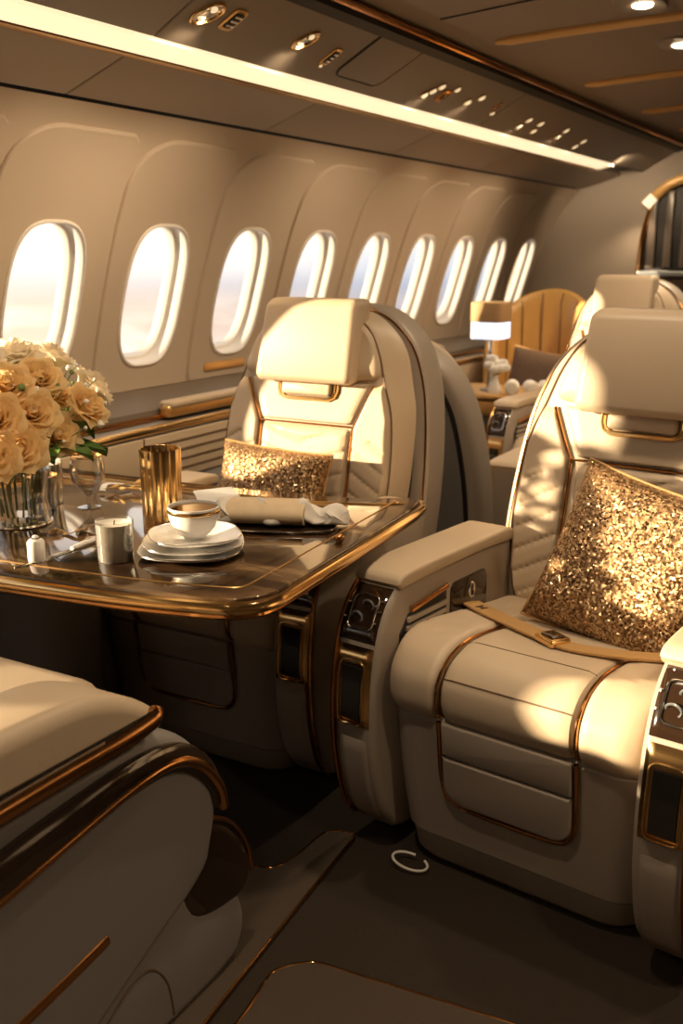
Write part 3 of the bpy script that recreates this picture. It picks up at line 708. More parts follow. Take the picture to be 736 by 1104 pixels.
def bar(curve, hw, y, nm, mt, par, fl=.45):
    mm = MB(); P = catmull(curve, 8); mm.tube([c0(p.x, p.y, y) for p in P], hw, 10, flat=fl, up=(0, 1, 0)); return mm.build(nm, mt, par)
bar([(.35, .640), (.9, .652), (1.12, .652), (1.20, .655), (1.247, .664)], lambda t: .021 if t < .9 else .021-.012*(t-.9)*10, 1.066, 'pad_trim', 'copper', arm, .6)
bar([(.35, .50), (.75, .535), (.98, .560), (1.16, .572), (1.27, .562), (1.345, .520), (1.395, .455), (1.405, .40)], lambda t: .040*(1-t)**.7+.007, 1.072, 'side_inlay', 'gloss', arm, .35)
bar([(.35, .462), (.75, .50), (.98, .532), (1.16, .555), (1.275, .552), (1.352, .512), (1.404, .446), (1.417, .395)], .0105, 1.066, 'curved_trim', 'copper', arm, .8)
bar([(.30, .235), (.70, .262), (.95, .287), (1.07, .302), (1.10, .308)], lambda t: .016 if t < .93 else .016-.01*(t-.93)*14, 1.080, 'lower_trim', 'copper', C_, .5)
bar([(.95, .02), (1.03, .09), (1.10, .145), (1.16, .172), (1.21, .165), (1.25, .11), (1.265, .03)], .0022, 1.0845, 'panel_seam', 'seam', C_, 1)
bar([(.35, .655), (.9, .668), (1.10, .668)], .004, 1.062, 'pad_seam', 'seam', arm, 1)
m = MB(); m.prism(rrect(.45, .45, 1.33, .66, .06, 6), c0, 1.25, 1.83, .05, 6); m.build('cushion', 'leather', C_)
m = MB(); m.prism(bod, c0, 1.84, 2.0, .03, 6); m.build('armrest', 'taupe', C_)
m = MB(); m.prism([(p.x, p.y) for p in catmull([(.06, .4), (.36, .45), (.28, .8), (.14, 1.15), (.05, 1.25), (-.08, 1.22), (-.10, 1.1), (-.06, .6)], 6, True)], c0, 1.17, 1.90, .06, 6); m.build('backrest', 'leather', C_)
m = MB(); m.prism([(p.x, p.y) for p in catmull([(1.28, .385), (1.37, .375), (1.45, .335), (1.51, .26), (1.53, .185), (1.47, .150), (1.32, .20)], 6, True)], c0, 1.082, 1.24, .02, 5); fr_ = m.build('footrest_cap', 'gloss', C_)
bar([(1.30, .388), (1.375, .380), (1.455, .338), (1.515, .262), (1.535, .185)], .005, 1.09, 'footrest_trim', 'copper', fr_, 1)

# ------------------------------------------------------------------ table and what is on it
TZ = .775
TO = [(p.x, p.y) for p in catmull([(1.34, 2.405), (1.38, 2.0), (1.41, 1.65), (1.45, 1.35), (1.495, 1.16), (1.53, 1.09), (1.59, 1.06), (1.70, 1.065), (2.05, 1.095), (2.38, 1.125), (2.45, 1.15), (2.46, 1.20), (2.40, 1.29), (2.345, 1.50), (2.31, 1.9), (2.29, 2.405)], 7)]
tb = thing('dining_table', 'dark glossy wood dining table with gold edge before the window seat', 'table', (1.85, 1.6, 0))
def tl(p, q, d): return (p-1.85, q-1.6, d)
m = MB(); m.prism(inset(TO, .006), tl, .752, TZ, .004, 3); m.build('table_top', 'veneer', tb)
m = MB(); m.tube([tl(p[0], p[1], .757) for p in TO], .0115, 10, True, flat=1.2); m.build('gold_edge', 'gold', tb)
m = MB(); m.tube([tl(p[0], p[1], .738) for p in inset(TO, .012)], .009, 10, True); m.build('lower_edge', 'copper', tb)
m = MB(); m.tube([tl(p[0], p[1], TZ+.0002) for p in inset(TO, .075)[2:-2]], .0022, 6); m.build('inlay_line', 'goldsoft', tb)
m = MB(); m.prism(inset(TO, .03), tl, .728, .750, .004, 2); m.build('underside', 'gloss', tb)
m = MB(); m.prism(superell(.13, .17, 3), lambda p, q, d: (p+.05, q+.45, d), .0, .73, .01, 3); m.build('pedestal', 'taupe', tb)
K = (1.42-TZ)/(1.42-.76)
def on(x, y, z=0): return (x*K, y*K, TZ+z)
# stacked plates and cup
PC = (1.770, 1.402)
for i, (h, s, lab) in enumerate(((0, 1.0, 'bottom white plate of the stack under the cup, widest'), (.014, .97, 'middle white plate of the stack under the cup'), (.028, .88, 'top white plate of the stack, directly under the cup'))):
    m = MB(); rr = .114*s; prof = [(.0, .004), (.055, .004), (.062, .006), (.09, .013), (.1, .016), (.103, .0175), (.1035, .0155), (.095, .010), (.062, .0), (.0, .0)]
    o = superell(1, 1, 2.7, 56); m.loft([[(p[0]*r*rr/.103, p[1]*r*rr/.103, z) for p in o] for r, z in [(max(a, .001), b) for a, b in prof]])
    ob = m.build('plate', 'white'); ob.location = on(PC[0]+.006*i, PC[1], h+.0005); ob.rotation_euler = (0, 0, .5+.16*i); tag(ob, lab, 'plate', 'stacked white plates')
    m = MB(); m.tube([(p[0]*rr*1.002, p[1]*rr*1.002, .0172) for p in o], .0013, 6, True); m.build('rim', 'silver', ob)
cup = thing('tea_cup', 'white cup with gold band on the stack of plates', 'cup', on(PC[0]+.012, PC[1], .036))
m = MB(); m.lathe([(.001, .0), (.022, .0), (.024, .004), (.030, .008), (.043, .022), (.050, .040), (.052, .058), (.052, .064), (.0495, .064), (.0485, .056), (.046, .040), (.036, .022), (.02, .012), (.001, .011)], 40); m.build('bowl', 'white', cup)
m = MB(); m.lathe([(.0522, .052), (.0530, .0535), (.0530, .058), (.0524, .0595)], 40); m.build('gold_band', 'gold', cup)
m = MB(); m.lathe([(.001, .054), (.0480, .054), (.0478, .052), (.001, .051)], 32); m.build('coffee', 'coffee', cup); cup.scale = (1.1, 1.1, 1.12)
# gold ribbed tumbler
m = MB(); md = lambda a, z: 1+.07*abs(sin(a*pi*10))
m.lathe([(.001, 0), (.040, 0), (.043, .003), (.044, .10), (.0455, .205), (.0445, .208), (.0425, .205), (.041, .10), (.040, .006), (.001, .006)], 132, mod=md)
ob = m.build('tumbler', 'gold', None, 60); ob.location = on(1.872, 1.568); tag(ob, 'tall ribbed gold tumbler behind the cup', 'tumbler')
# candles
def candle(loc, r, h, lab):
    t = thing('candle', lab, 'candle', loc, 0, 'white candles on the table')
    m = MB(); m.lathe([(.001, 0), (r*.86, 0), (r*.93, .004), (r, h*.9), (r*.985, h*.95), (r*.9, h*.93), (r*.3, h*.90), (.001, h*.895)], 36); m.build('wax', 'wax', t)
    m = MB(); m.lathe([(r*.90, .0), (r*.97, .003), (r*1.035, h*.96), (r*1.03, h*1.02), (r*1.01, h*1.02), (r*1.012, h*.9), (r*.94, .004)], 36); m.build('holder', 'crystal', t)
    m = MB(); m.tube([(0, 0, h*.89), (.001, 0, h*.97), (.003, 0, h*1.0)], .0016, 6); m.build('wick', 'mark', t)
    return t
candle(on(1.648, 1.520), .040, .088, 'white candle in clear glass at the front of the table, beside the cup')
candle(on(1.965, 2.055), .047, .115, 'taller white candle in glass behind the crystal vase')
sp = MB(); sp.lathe([(.001, 0), (.018, 0), (.019, .003), (.019, .042), (.016, .047), (.009, .050), (.006, .056), (.001, .058)], 24); ob = sp.build('salt_shaker', 'white'); ob.location = on(1.556, 1.668); tag(ob, 'small white shaker at the near edge of the table', 'shaker')
m = MB(); m.lathe([(.007, .049), (.0095, .050), (.0095, .0525), (.007, .0535)], 16); m.build('collar', 'silver', ob)
# stemless goblet and crystal tumbler
g = thing('goblet', 'clear rounded glass goblet with gold rim behind the roses', 'glass', on(1.985, 1.915))
m = MB(); m.lathe([(.001, 0), (.030, 0), (.031, .003), (.006, .008), (.005, .03), (.02, .045), (.042, .075), (.046, .10), (.041, .14), (.0395, .14), (.0445, .10), (.040, .076), (.018, .048), (.001, .046)], 32); m.build('bowl', 'crystal', g)
m = MB(); m.lathe([(.0412, .136), (.0420, .138), (.0416, .1415), (.0395, .1415), (.0392, .137)], 32); m.build('gold_rim', 'gold', g)
cg = MB(); cg.lathe([(.001, 0), (.034, 0), (.037, .004), (.042, .095), (.040, .096), (.035, .010), (.001, .009)], 40, mod=lambda a, z: 1+.03*(abs(sin(a*pi*10))-.5)); ob = cg.build('crystal_glass', 'crystal'); ob.location = on(1.89, 1.99); tag(ob, 'cut crystal glass between the vase and the tall candle', 'glass')
m = MB(); m.lathe([(.0425, .092), (.0432, .094), (.0425, .0975), (.0405, .0975), (.040, .093)], 40); m.build('gold_rim', 'gold', ob)
# knife
kn = thing('table_knife', 'silver table knife with white handle lying by the front candle', 'knife', on(1.64, 1.66), R(-2))
m = MB(); m.prism([(p.x, p.y) for p in catmull([(-.14, -.004), (-.06, -.010), (.0, -.009), (.02, -.005), (.02, .005), (-.06, .006), (-.14, .002)], 5, True)], XY, .0005, .0030, .001, 2); m.build('blade', 'silver', kn)
m = MB(); m.tube([(.015, 0, .005), (.05, .002, .0065), (.10, .004, .0065), (.13, .005, .006)], lambda t: .0055+.002*sin(pi*t), 10, flat=.7, up=(0, 0, 1)); m.build('handle', 'white', kn)
# napkin roll with wide tan band, lying on a thin dark tray
tr = MB(); tr.prism(superell(.085, .155, 3.2), XY, 0, .007, .003, 3); ob = tr.build('tray', 'gloss'); ob.location = on(2.07, 1.375, .0005); ob.rotation_euler = (0, 0, R(22)); tag(ob, 'thin dark tray under the rolled white napkin', 'tray')
m = MB(); m.tube([(p[0], p[1], .007) for p in superell(.085, .155, 3.2)], .0022, 6, True); m.build('rim', 'silver', ob)
nk = thing('napkin', 'rolled white napkin with tan band on the table corner', 'napkin', on(2.07, 1.385, .008), R(22))
m = MB(); rings = []
for k in range(49):
    t = k/48; y = -.185+.35*t; ph = t*17
    rx = .052+.012*sin(ph)+.008*sin(ph*2.3+1); rz = .024+.007*sin(ph*1.4+.5)
    if t < .12: rx *= .55+.45*t/.12; rz *= .6+.4*t/.12
    if t > .85: rx *= 1+.35*(t-.85)/.15; rz *= 1-.45*(t-.85)/.15
    if .12 < t < .22: rx *= .78
    rings.append([(rx*cos(a)*(1+.10*sin(5*a+ph)), y+.01*sin(3*a+ph), max(0, rz+rz*sin(a)*(1+.12*sin(4*a+ph*1.3)))) for a in [2*pi*i/36 for i in range(36)]])
m.loft(rings); m.build('cloth', 'cloth', nk, 60)
m = MB(); m.loft([[(.064*cos(a), y, .028+.0300*sin(a) if sin(a) > -.85 else .0025) for a in [2*pi*i/36 for i in range(36)]] for y in (-.09, -.088, .04, .11, .112)]); m.build('band', 'tancloth', nk)
cd = MB(); cd.prism([(-.06, -.075), (.06, -.085), (.065, .08), (-.055, .07)], lambda p, q, d: (p, q, d+.012*max(0, q/.08)), 0, .003, .001, 1); cd.prism([(-.06, -.075), (.06, -.085), (.05, .06), (-.055, .055)], lambda p, q, d: (p, q, d+.018+.25*(q+.08)), 0, .002, .0008, 1); cd.loft([[(-.06, -.0755, 0), (-.06, -.075, .021)], [(.06, -.0855, 0), (.06, -.085, .019)]], closed=False, cap0=False, cap1=False)
ob = cd.build('menu_card', 'paper'); ob.location = on(2.10, 1.565, .001); ob.rotation_euler = (0, 0, R(-38)); tag(ob, 'folded white card between the gold tumbler and the napkin', 'card')
# dry gold twigs
tw = thing('dried_twigs', 'dry golden twigs scattered on the table behind the gold tumbler', 'twigs', on(2.18, 1.98))
random.seed(3)
for k in range(7):
    a = R(-65+random.uniform(-22, 22)); L = random.uniform(.10, .20); o = Vector((random.uniform(-.05, .05), random.uniform(-.05, .05), .003))
    pts = [o+Vector((cos(a)*L*t, sin(a)*L*t, .004+.006*sin(pi*t)+.001*k)) for t in (0, .3, .6, 1)]
    m = MB(); m.tube(catmull(pts, 4), .002, 6)
    for j in range(3):
        p = pts[1].lerp(pts[3], j/3); e = Vector((cos(a+.7*(-1)**j), sin(a+.7*(-1)**j), .2))*.03
        m.tube([p, p+e*.5, p+e], lambda t: .0012+.004*sin(pi*t), 6)
    m.build('twig', 'twig', tw)
m = MB(); m.tube(catmull([(-.05, .02, .006), (-.02, .035, .018), (.02, .03, .012), (.05, .0, .006)], 6), .009, 8, flat=.3, up=(0, 0, 1)); m.build('pod', 'white', tw)
rb = MB(); rb.tube([(.05*(t-.5)*2, .02*sin(9*t), .008+.006*sin(14*t)) for t in [k/30 for k in range(31)]], .010, 8, flat=.12, up=(0, 0, 1)); ob = rb.build('gold_ribbon', 'goldsoft'); ob.location = on(1.76, 1.755, .001); ob.rotation_euler = (0, 0, R(-30)); tag(ob, 'curled gold ribbon lying beside the crystal vase', 'ribbon')
bd = MB(); bd.lathe([(.001, 0), (.007, .001), (.0115, .007), (.012, .011), (.009, .017), (.004, .020), (.001, .0205)], 20); ob = bd.build('table_bead', 'copper'); ob.location = on(2.02, 1.158); tag(ob, 'small copper knob standing near the table edge by the napkin', 'knob')

# vase and roses
VC = Vector(on(1.78, 1.96)); 
vs = thing('vase', 'cut crystal vase holding the peach roses', 'vase', VC)
m = MB(); m.lathe([(.001, 0), (.072, 0), (.078, .004), (.076, .03), (.070, .06), (.074, .10), (.084, .135), (.081, .136), (.070, .10), (.066, .06), (.071, .03), (.070, .012), (.001, .010)], 72, mod=lambda a, z: 1+.035*(abs(sin(a*pi*12))-.5)); m.build('body', 'crystal', vs, 60)
m = MB(); m.lathe([(.079, .0), (.082, .002), (.081, .007), (.078, .009)], 48); m.build('base_ring', 'silver', vs)
def rose_mesh(seed, mt):
    rg = random.Random(seed); m = MB()
    m.lathe([(.001, .030), (.008, .040), (.011, .052), (.008, .060), (.003, .061), (.001, .056)], 14)
    a = 0
    for k in range(26):
        lay = k/25; a += 2.399; r0 = .006+.030*lay; hgt = .062-.012*lay; wd = (1.15-.25*lay)+.15*rg.random(); op_ = .15+1.0*lay**1.3; ru = rg.uniform(0, 6)
        def fn(s, t, a=a, r0=r0, hgt=hgt, wd=wd, op_=op_, ru=ru, lay=lay):
            x = 2*t-1; w = wd*(.55+.45*sin(pi*min(1, s*.62+.08)))*(1-.18*s**4)
            r = r0*(.35+.65*sin(min(1, s*1.1)*pi/2))+.016*op_*s**3+.004*lay*sin(5*x+ru)*s
            z = .012+hgt*(s**.85)-.020*op_*max(0, s-.6)**1.3*2-.010*x*x*s+.0025*sin(7*x+ru)*s
            th = a+x*w
            return (r*cos(th), r*sin(th), z)
        m.patch(fn, 7, 8)
    m.lathe([(.001, 0), (.008, .001), (.016, .010), (.02, .022), (.012, .028), (.001, .028)], 12, mi=0)
    o = m.build('bloom', mt, None, 180); COL.objects.unlink(o); return o.data
BL = {('peach', i): rose_mesh(10+i, 'peach') for i in range(3)}; BL.update({('cream', i): rose_mesh(20+i, 'cream') for i in range(2)})
def leaf(m, p, d, L, w):
    d = Vector(d).normalized(); sd = d.cross(Vector((0, 0, 1))).normalized(); upv = sd.cross(d)
    def fn(s, t): x = 2*t-1; ww = w*sin(pi*min(1, s*.96+.04))**.8; return Vector(p)+d*L*s+sd*x*ww+upv*(.012*abs(x)*w/.02*.8-.025*s*s)
    m.patch(fn, 8, 4)
ROSES = [((1.72, 1.80, 1.135), 'peach', 'peach rose high in the middle of the bouquet, upper of two'), ((1.645, 1.745, 1.070), 'peach', 'biggest peach rose facing front in the middle of the bouquet'),
         ((1.830, 1.765, 1.058), 'peach', 'peach rose at the right side of the bouquet'), ((1.628, 1.80, 1.128), 'peach', 'peach rose at upper left of the bouquet'),
         ((1.553, 1.755, 1.070), 'peach', 'peach rose at far left of the bouquet, cut by the edge'), ((1.592, 1.735, 1.000), 'peach', 'orange peach rose at the bottom front of the bouquet'),
         ((1.735, 1.775, 1.005), 'peach', 'peach rose low in the bouquet above the tall candle'), ((1.748, 1.90, 1.175), 'cream', 'pale cream rose on top of the bouquet before the window'),
         ((1.872, 1.92, 1.158), 'cream', 'pale cream rose on top of the bouquet nearest the second window'), ((1.62, 1.88, 1.165), 'cream', 'pale cream rose topmost at the left edge'),
         ((1.945, 1.86, 1.085), 'cream', 'cream rose at the far right tip of the bouquet'), ((1.53, 1.83, 1.10), 'cream', 'cream rose beyond the left edge of the bouquet'),
         ((1.80, 1.84, 1.085), 'peach', 'peach rose tucked between the middle and right roses'), ((1.52, 1.74, .995), 'peach', 'peach rose lowest at the left edge')]
ctr = Vector((1.74, 1.88, 1.0))
for i, (p, c, lab) in enumerate(ROSES):
    p = Vector(p); d = (p-ctr+Vector((-.05, -.10, .10))).normalized()
    t = thing('rose', lab, 'rose', p, 0, 'roses in the crystal vase')
    b = bpy.data.objects.new('bloom', BL[(c, i % (3 if c == 'peach' else 2))]); COL.objects.link(b); b.parent = t
    q = d.to_track_quat('Z', 'Y'); b.rotation_mode = 'QUATERNION'; b.rotation_quaternion = q; sc = 1.22 if c == 'peach' else 1.32; b.scale = (sc,)*3; b.location = -d*.04
    ang = i*2.4; foot = VC+Vector((.04*cos(ang), .04*sin(ang), .02))-p; neck = VC+Vector((.055*cos(ang), .055*sin(ang), .13))-p
    m = MB(); m.tube(catmull([-d*.043, -d*.08, neck, foot], 6), .0032, 6); st = m.build('stem', 'stemg', t)
    m = MB()
    for k in range(3):
        aa = ang+k*2.1; q0 = -d*.06+Vector((0, 0, -.01*k)); leaf(m, q0, (cos(aa), sin(aa), -.15+.2*k), .085, .024)
    m.build('leaf', 'leaf', t, 180)
# filler sprays
sp = thing('filler_spray', 'small green buds and white sprays tucked between the roses', 'flowers', ctr)
rg = random.Random(5)
for k in range(46):
    aa = rg.uniform(0, 2*pi); el = rg.uniform(-.35, .9); rr = rg.uniform(.11, .16)
    p = Vector((rr*1.25*cos(aa)*cos(el), rr*sin(aa)*cos(el)-.04, rr*sin(el)+.05))
    m = MB(); r_ = rg.uniform(.004, .010); m.lathe([(.001, -r_), (r_*.8, -r_*.5), (r_, 0), (r_*.7, r_*.7), (.001, r_*1.1)], 8, p); m.tube([p, p*.6+Vector((0, 0, -.03)), Vector((0, 0, -.08))], .0012, 5, mi=1)
    m.build('bud', ['white' if k % 3 else 'stemg', 'stemg'], sp)
m = MB()
for k in range(14):
    aa = k*2.4; leaf(m, Vector((.06*cos(aa), .05*sin(aa)-.03, -.02)), (cos(aa), sin(aa), -.25+.1*(k % 4)), .13, .032)
m.build('foliage', 'leaf', sp, 180)

# ------------------------------------------------------------------ floor plates
def plate_floor(pts, lab, h=.012):
    P = [(p.x, p.y) for p in catmull(pts, 6, True)]
    m = MB(); m.prism(P, XY, 0.0, h, .004, 3); o = m.build('floor_mat', 'mat'); tag(o, lab, 'floor mat', 'gold edged floor mats')
    m = MB(); m.tube([(p[0], p[1], h-.002) for p in P], .0038, 6, True); m.build('gold_edge', 'copper', o)
plate_floor([(1.46, 1.002), (1.50, .988), (1.53, .960), (1.545, .93), (1.557, .80), (1.574, .60), (1.59, .40), (1.585, .33), (1.54, .30), (1.0, .30), (.6, .32), (.58, .5), (.6, .9), (.7, .985), (1.2, .98), (1.36, .985)], 'wide dark floor mat with gold edge in the aisle, lowest in view')
plate_floor([(1.988, 1.100), (1.998, 1.120), (1.993, 1.145), (1.96, 1.175), (1.85, 1.180), (1.79, 1.195), (1.765, 1.235), (1.765, 1.29), (1.80, 1.40), (1.80, 1.60), (1.2, 1.60), (1.1, 1.2), (1.12, 1.02), (1.20, 1.015), (1.285, 1.035), (1.6, 1.066), (1.85, 1.088)], 'brown floor mat with a pointed tail beside the foreground seat')
m = MB(); m.tube([(1.957+.030*cos(a), .928+.044*sin(a), .010+.006*(1+sin(a))) for a in [pi*2*k/28 for k in range(26)]], .0032, 8); tag(m.build('cable_loop', 'cloth'), 'thin pale loop of cable on the floor by the belted seat', 'cable')

# ------------------------------------------------------------------ far end of the cabin
ft = thing('side_table', 'gold edged table in the far sunlight carrying white flowers and towels', 'table', (5.29, 1.98, 0))
m = MB(); m.prism(rrect(-.24, -.31, .22, .30, .06, 6), XY, .675, .705, .008, 3); m.build('table_top', 'tub', ft)
m = MB(); m.tube([(p[0], p[1], .688) for p in rrect(-.242, -.312, .222, .302, .06, 6)], .012, 8, True); m.build('gold_edge', 'gold', ft)
m = MB(); m.prism(rrect(-.22, -.29, .20, .28, .05, 6), XY, .59, .67, .008, 3); m.build('apron', 'goldsoft', ft)
m = MB(); m.prism(superell(.12, .12, 2.5), lambda p, q, d: (p, q, d), 0, .59, .01, 3); m.build('pedestal', 'taupe', ft)
lp = thing('table_lamp', 'small lamp with brown shade and glowing pale band, far table', 'lamp', (5.22, 2.055, .705)); lp.scale = (1.1, 1.1, 1.1)
m = MB(); m.lathe([(.001, 0), (.045, 0), (.045, .008), (.012, .016), (.008, .10), (.008, .26), (.001, .26)], 20); m.build('base', 'steel', lp)
m = MB(); m.prism(superell(.085, .085, 5), XY, .335, .43, .006, 3); m.build('shade', 'shade', lp)
m = MB(); m.prism(superell(.082, .082, 5), XY, .255, .338, .006, 3); m.build('glowing_band', 'glow', lp)
fv = thing('flower_vase', 'small pale vase of white blossoms on the far table', 'vase', (5.12, 1.985, .705)); fv.scale = (1.1, 1.1, 1.1)
m = MB(); m.lathe([(.001, 0), (.03, 0), (.034, .02), (.024, .05), (.018, .08), (.022, .09), (.001, .09)], 20); m.build('body', 'white', fv)
rg = random.Random(9)
for k in range(9):
    aa = k*2.4; p = Vector((.035*cos(aa)*(.4+.6*(k % 3)/2), .05*sin(aa)*(.4+.6*(k % 3)/2), .115+.055*rg.random())); m = MB(); r_ = .026
    m.lathe([(.001, -r_*.7), (r_*.8, -r_*.4), (r_, .1*r_), (r_*.75, r_*.7), (.001, r_*.8)], 12, p, mod=lambda a, z: 1+.16*sin(a*2*pi*5)); m.tube([p, Vector((0, 0, .08))], .002, 5, mi=1); m.build('blossom', ['white', 'stemg'], fv, 60)
for k, (x, y, lab) in enumerate(((5.12, 1.885, 'rolled white towel next to the far flower vase'), (5.14, 1.785, 'middle rolled white towel on the far table'), (5.17, 1.71, 'rolled white towel nearest the belted seat, far table'))):
    m = MB(); m.lathe([(.001, 0), (.030, .002), (.038, .012), (.038, .10), (.030, .112), (.012, .106), (.001, .104)], 20); m.xf(lambda p: (p.z-.055, p.y, p.x+.038)); m.xf(lambda p: p if p.z > 0 else Vector((p.x, p.y, 0)))
    o = m.build('rolled_towel', 'cloth'); o.location = (x, y, .706); o.rotation_euler = (0, 0, R(20+12*k)); tag(o, lab, 'towel', 'rolled white towels on the far table')
# gold tub chair
tc = thing('tub_chair', 'gold leather tub armchair in sunlight beside the farthest windows', 'armchair', (5.93, 2.03, 0)); tc.scale = (.86, .86, 1)
def arc(rad, a0, a1, n): return [(rad*cos(R(a0+(a1-a0)*k/n)), rad*sin(R(a0+(a1-a0)*k/n))) for k in range(n+1)]
m = MB(); rings = []
for a in [R(-125+250*k/40) for k in range(41)]:
    c, s = cos(a), sin(a); top = .78+.44*max(0, cos(a*.72))**.8; ri, ro = .27, .37
    sec = [(ri, .30), (ri-.01, .6), (ri+.005, top-.05), (ri+.03, top-.01), (ri+.055, top), (ro-.01, top-.02), (ro+.005, top-.07), (ro, .5), (ro-.04, .12), (ri+.02, .10)]
    rings.append([(r*c*1.0, r*s, z) for r, z in sec])
m.loft(rings); m.build('curved_back', 'tub', tc)
for a in (-75, -45, -15, 15, 45, 75):
    m = MB(); c, s = cos(R(a)), sin(R(a)); top = .78+.44*max(0, cos(R(a)*.72))**.8; m.tube([(.262*c, .262*s, .55), (.262*c, .262*s, top-.08), (.29*c, .29*s, top-.02)], .004, 6); m.build('pleat', 'seam', tc)
m = MB(); m.prism(superell(.30, .29, 3), lambda p, q, d: (p-.06, q, d), .30, .50, .05, 5); m.build('seat_cushion', 'tub', tc)
m = MB(); m.prism(superell(.30, .30, 3), lambda p, q, d: (p-.02, q, d), .03, .32, .03, 3); m.build('base', 'tub', tc)
pc = pillow('throw_cushion', 'brown plush cushion on the gold tub chair', .40, .36, .15, (5.80, 1.97, .70), (R(8), R(14), 0)); pc.data.materials[0] = M['brown']
# slatted partition with gilded arch on the bulkhead
pt = thing('slatted_partition', 'dark slatted partition in a gold arch on the far bulkhead', 'partition', (7.70, 1.3, 0))
AR = [(p.x, p.y) for p in catmull([(.60, .9), (.60, 1.25), (.585, 1.55), (.53, 1.76), (.44, 1.88), (.28, 1.965), (0, 2.0)], 7)]; AR = AR+[(-p[0], p[1]) for p in reversed(AR[:-1])]
m = MB(); m.prism(AR, YZ, -.01, .04, .006, 3); m.build('backing', 'dark', pt)
m = MB(); m.tube([(-.012, p[0], p[1]) for p in AR], .022, 10); m.build('gold_arch', 'copper', pt)
for k in range(10):
    v = -.53+.117*k; top = 1.93-.55*max(0, abs(v)-.2)**1.3
    m = MB(); m.prism(rrect(v-.028, 1.33, v+.028, top, .01, 3), YZ, -.03, -.008, .008, 3); m.build('slat', 'slat', pt)
m = MB(); m.box(-.06, -.60, 1.27, 0, .60, 1.31, .006); m.build('shelf_rail', 'steel', pt)
m = MB(); m.box(-.04, -.58, .2, 0, .58, 1.26, .01); m.build('lower_panel', 'gloss', pt)
wl = thing('wall_lamp', 'small glowing gold tube lamp on the corner of the slatted partition', 'lamp', (7.66, 1.84, 1.79))
m = MB(); m.tube([(0, -.02, .03), (-.02, -.12, .11), (-.01, -.26, .165)], .035, 10); m.build('arm', 'ribgold', wl)
m = MB(); m.tube([(-.01, .035, -.03), (0, -.02, .03)], .036, 12); m.build('bulb', 'led', wl)

# ------------------------------------------------------------------ light and sky
sd = bpy.data.lights.new('sun', 'SUN'); sd.energy = 8.2; sd.color = (1, .76, .47); sd.angle = R(1.2)
so = bpy.data.objects.new('sun', sd); COL.objects.link(so)
so.rotation_euler = Vector((-.70, 1.0, .24)).to_track_quat('Z', 'Y').to_euler()

W = bpy.data.worlds.new('sky'); S.world = W; W.use_nodes = True; nt = W.node_tree; bg = nt.nodes['Background']
tcn = N(nt, 'ShaderNodeTexCoord'); sx = N(nt, 'ShaderNodeSeparateXYZ'); nt.links.new(tcn.outputs['Generated'], sx.inputs[0])
mr = N(nt, 'ShaderNodeMapRange'); mr.inputs[1].default_value = -.30; mr.inputs[2].default_value = .30; nt.links.new(sx.outputs['Z'], mr.inputs[0])
cr = N(nt, 'ShaderNodeValToRGB'); el = cr.color_ramp.elements
el[0].position = 0; el[0].color = (.80, .66, .58, 1); el[1].position = 1; el[1].color = (.93, .95, 1, 1)
for p, c in ((.30, (.85, .72, .66)), (.40, (.58, .48, .47)), (.432, (.52, .49, .53)), (.455, (.50, .55, .66)), (.48, (.72, .76, .84)), (.515, (.95, .93, .92)), (.60, (1, .96, .90))):
    e = el.new(p); e.color = (*c, 1)
nt.links.new(mr.outputs[0], cr.inputs[0])
mp = N(nt, 'ShaderNodeMapping'); mp.inputs['Scale'].default_value = (5, 5, 22); nt.links.new(tcn.outputs['Generated'], mp.inputs[0])
nz = N(nt, 'ShaderNodeTexNoise'); nz.inputs['Scale'].default_value = 1.7; nz.inputs['Detail'].default_value = 6; nt.links.new(mp.outputs[0], nz.inputs['Vector'])
nr = N(nt, 'ShaderNodeMapRange'); nr.inputs[1].default_value = .42; nr.inputs[2].default_value = .66; nt.links.new(nz.outputs['Fac'], nr.inputs[0])
bel = N(nt, 'ShaderNodeMapRange'); bel.inputs[1].default_value = -.03; bel.inputs[2].default_value = -.06; nt.links.new(sx.outputs['Z'], bel.inputs[0])
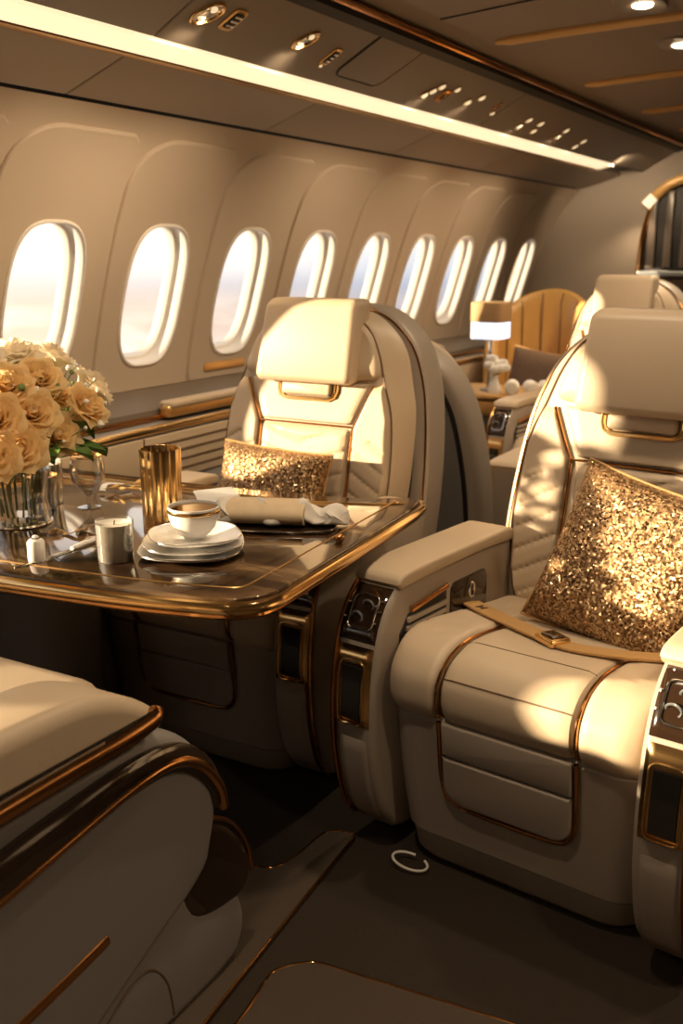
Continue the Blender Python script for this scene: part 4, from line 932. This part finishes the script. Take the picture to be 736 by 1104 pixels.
mm = N(nt, 'ShaderNodeMath', operation='MULTIPLY'); nt.links.new(nr.outputs[0], mm.inputs[0]); nt.links.new(bel.outputs[0], mm.inputs[1])
mx = N(nt, 'ShaderNodeMix', data_type='RGBA'); mx.inputs[7].default_value = (1.0, .92, .88, 1)
nt.links.new(mm.outputs[0], mx.inputs[0]); nt.links.new(cr.outputs[0], mx.inputs[6])
# warm glow towards the low sun
dt = N(nt, 'ShaderNodeVectorMath', operation='DOT_PRODUCT'); dt.inputs[1].default_value = (.45, .885, .10); nt.links.new(tcn.outputs['Generated'], dt.inputs[0])
gr = N(nt, 'ShaderNodeMapRange'); gr.inputs[1].default_value = .80; gr.inputs[2].default_value = 1.0; nt.links.new(dt.outputs['Value'], gr.inputs[0])
ga = N(nt, 'ShaderNodeMix', data_type='RGBA', blend_type='ADD'); ga.inputs[7].default_value = (.75, .48, .18, 1); nt.links.new(gr.outputs[0], ga.inputs[0]); nt.links.new(mx.outputs[2], ga.inputs[6])
nt.links.new(ga.outputs[2], bg.inputs[0]); bg.inputs[1].default_value = .62

# ------------------------------------------------------------------ camera
f, dx, dy = 1100., 647., 277.
yaw = math.atan2(dx, math.hypot(f, dy)); pit = math.atan2(dy, f)
fw = Vector((cos(pit)*cos(yaw), cos(pit)*sin(yaw), -sin(pit)))
cd_ = bpy.data.cameras.new('camera'); cd_.sensor_fit = 'VERTICAL'; cd_.sensor_height = 36; cd_.lens = 36*f/1104; cd_.clip_start = .02
co = bpy.data.objects.new('camera', cd_); COL.objects.link(co); co.location = (0, 0, 1.42); co.rotation_euler = fw.to_track_quat('-Z', 'Y').to_euler()
cd_.dof.use_dof = True; cd_.dof.focus_distance = 2.2; cd_.dof.aperture_fstop = 3.6
S.camera = co
S.view_settings.view_transform = 'Standard'; S.view_settings.look = 'None'; S.view_settings.exposure = .85; S.view_settings.gamma = 1; S.view_settings.use_curve_mapping = False
cy = S.cycles; cy.use_denoising = True; cy.max_bounces = 8; cy.diffuse_bounces = 4; cy.glossy_bounces = 4; cy.transparent_max_bounces = 12; cy.sample_clamp_indirect = 6; cy.caustics_reflective = False; cy.caustics_refractive = False
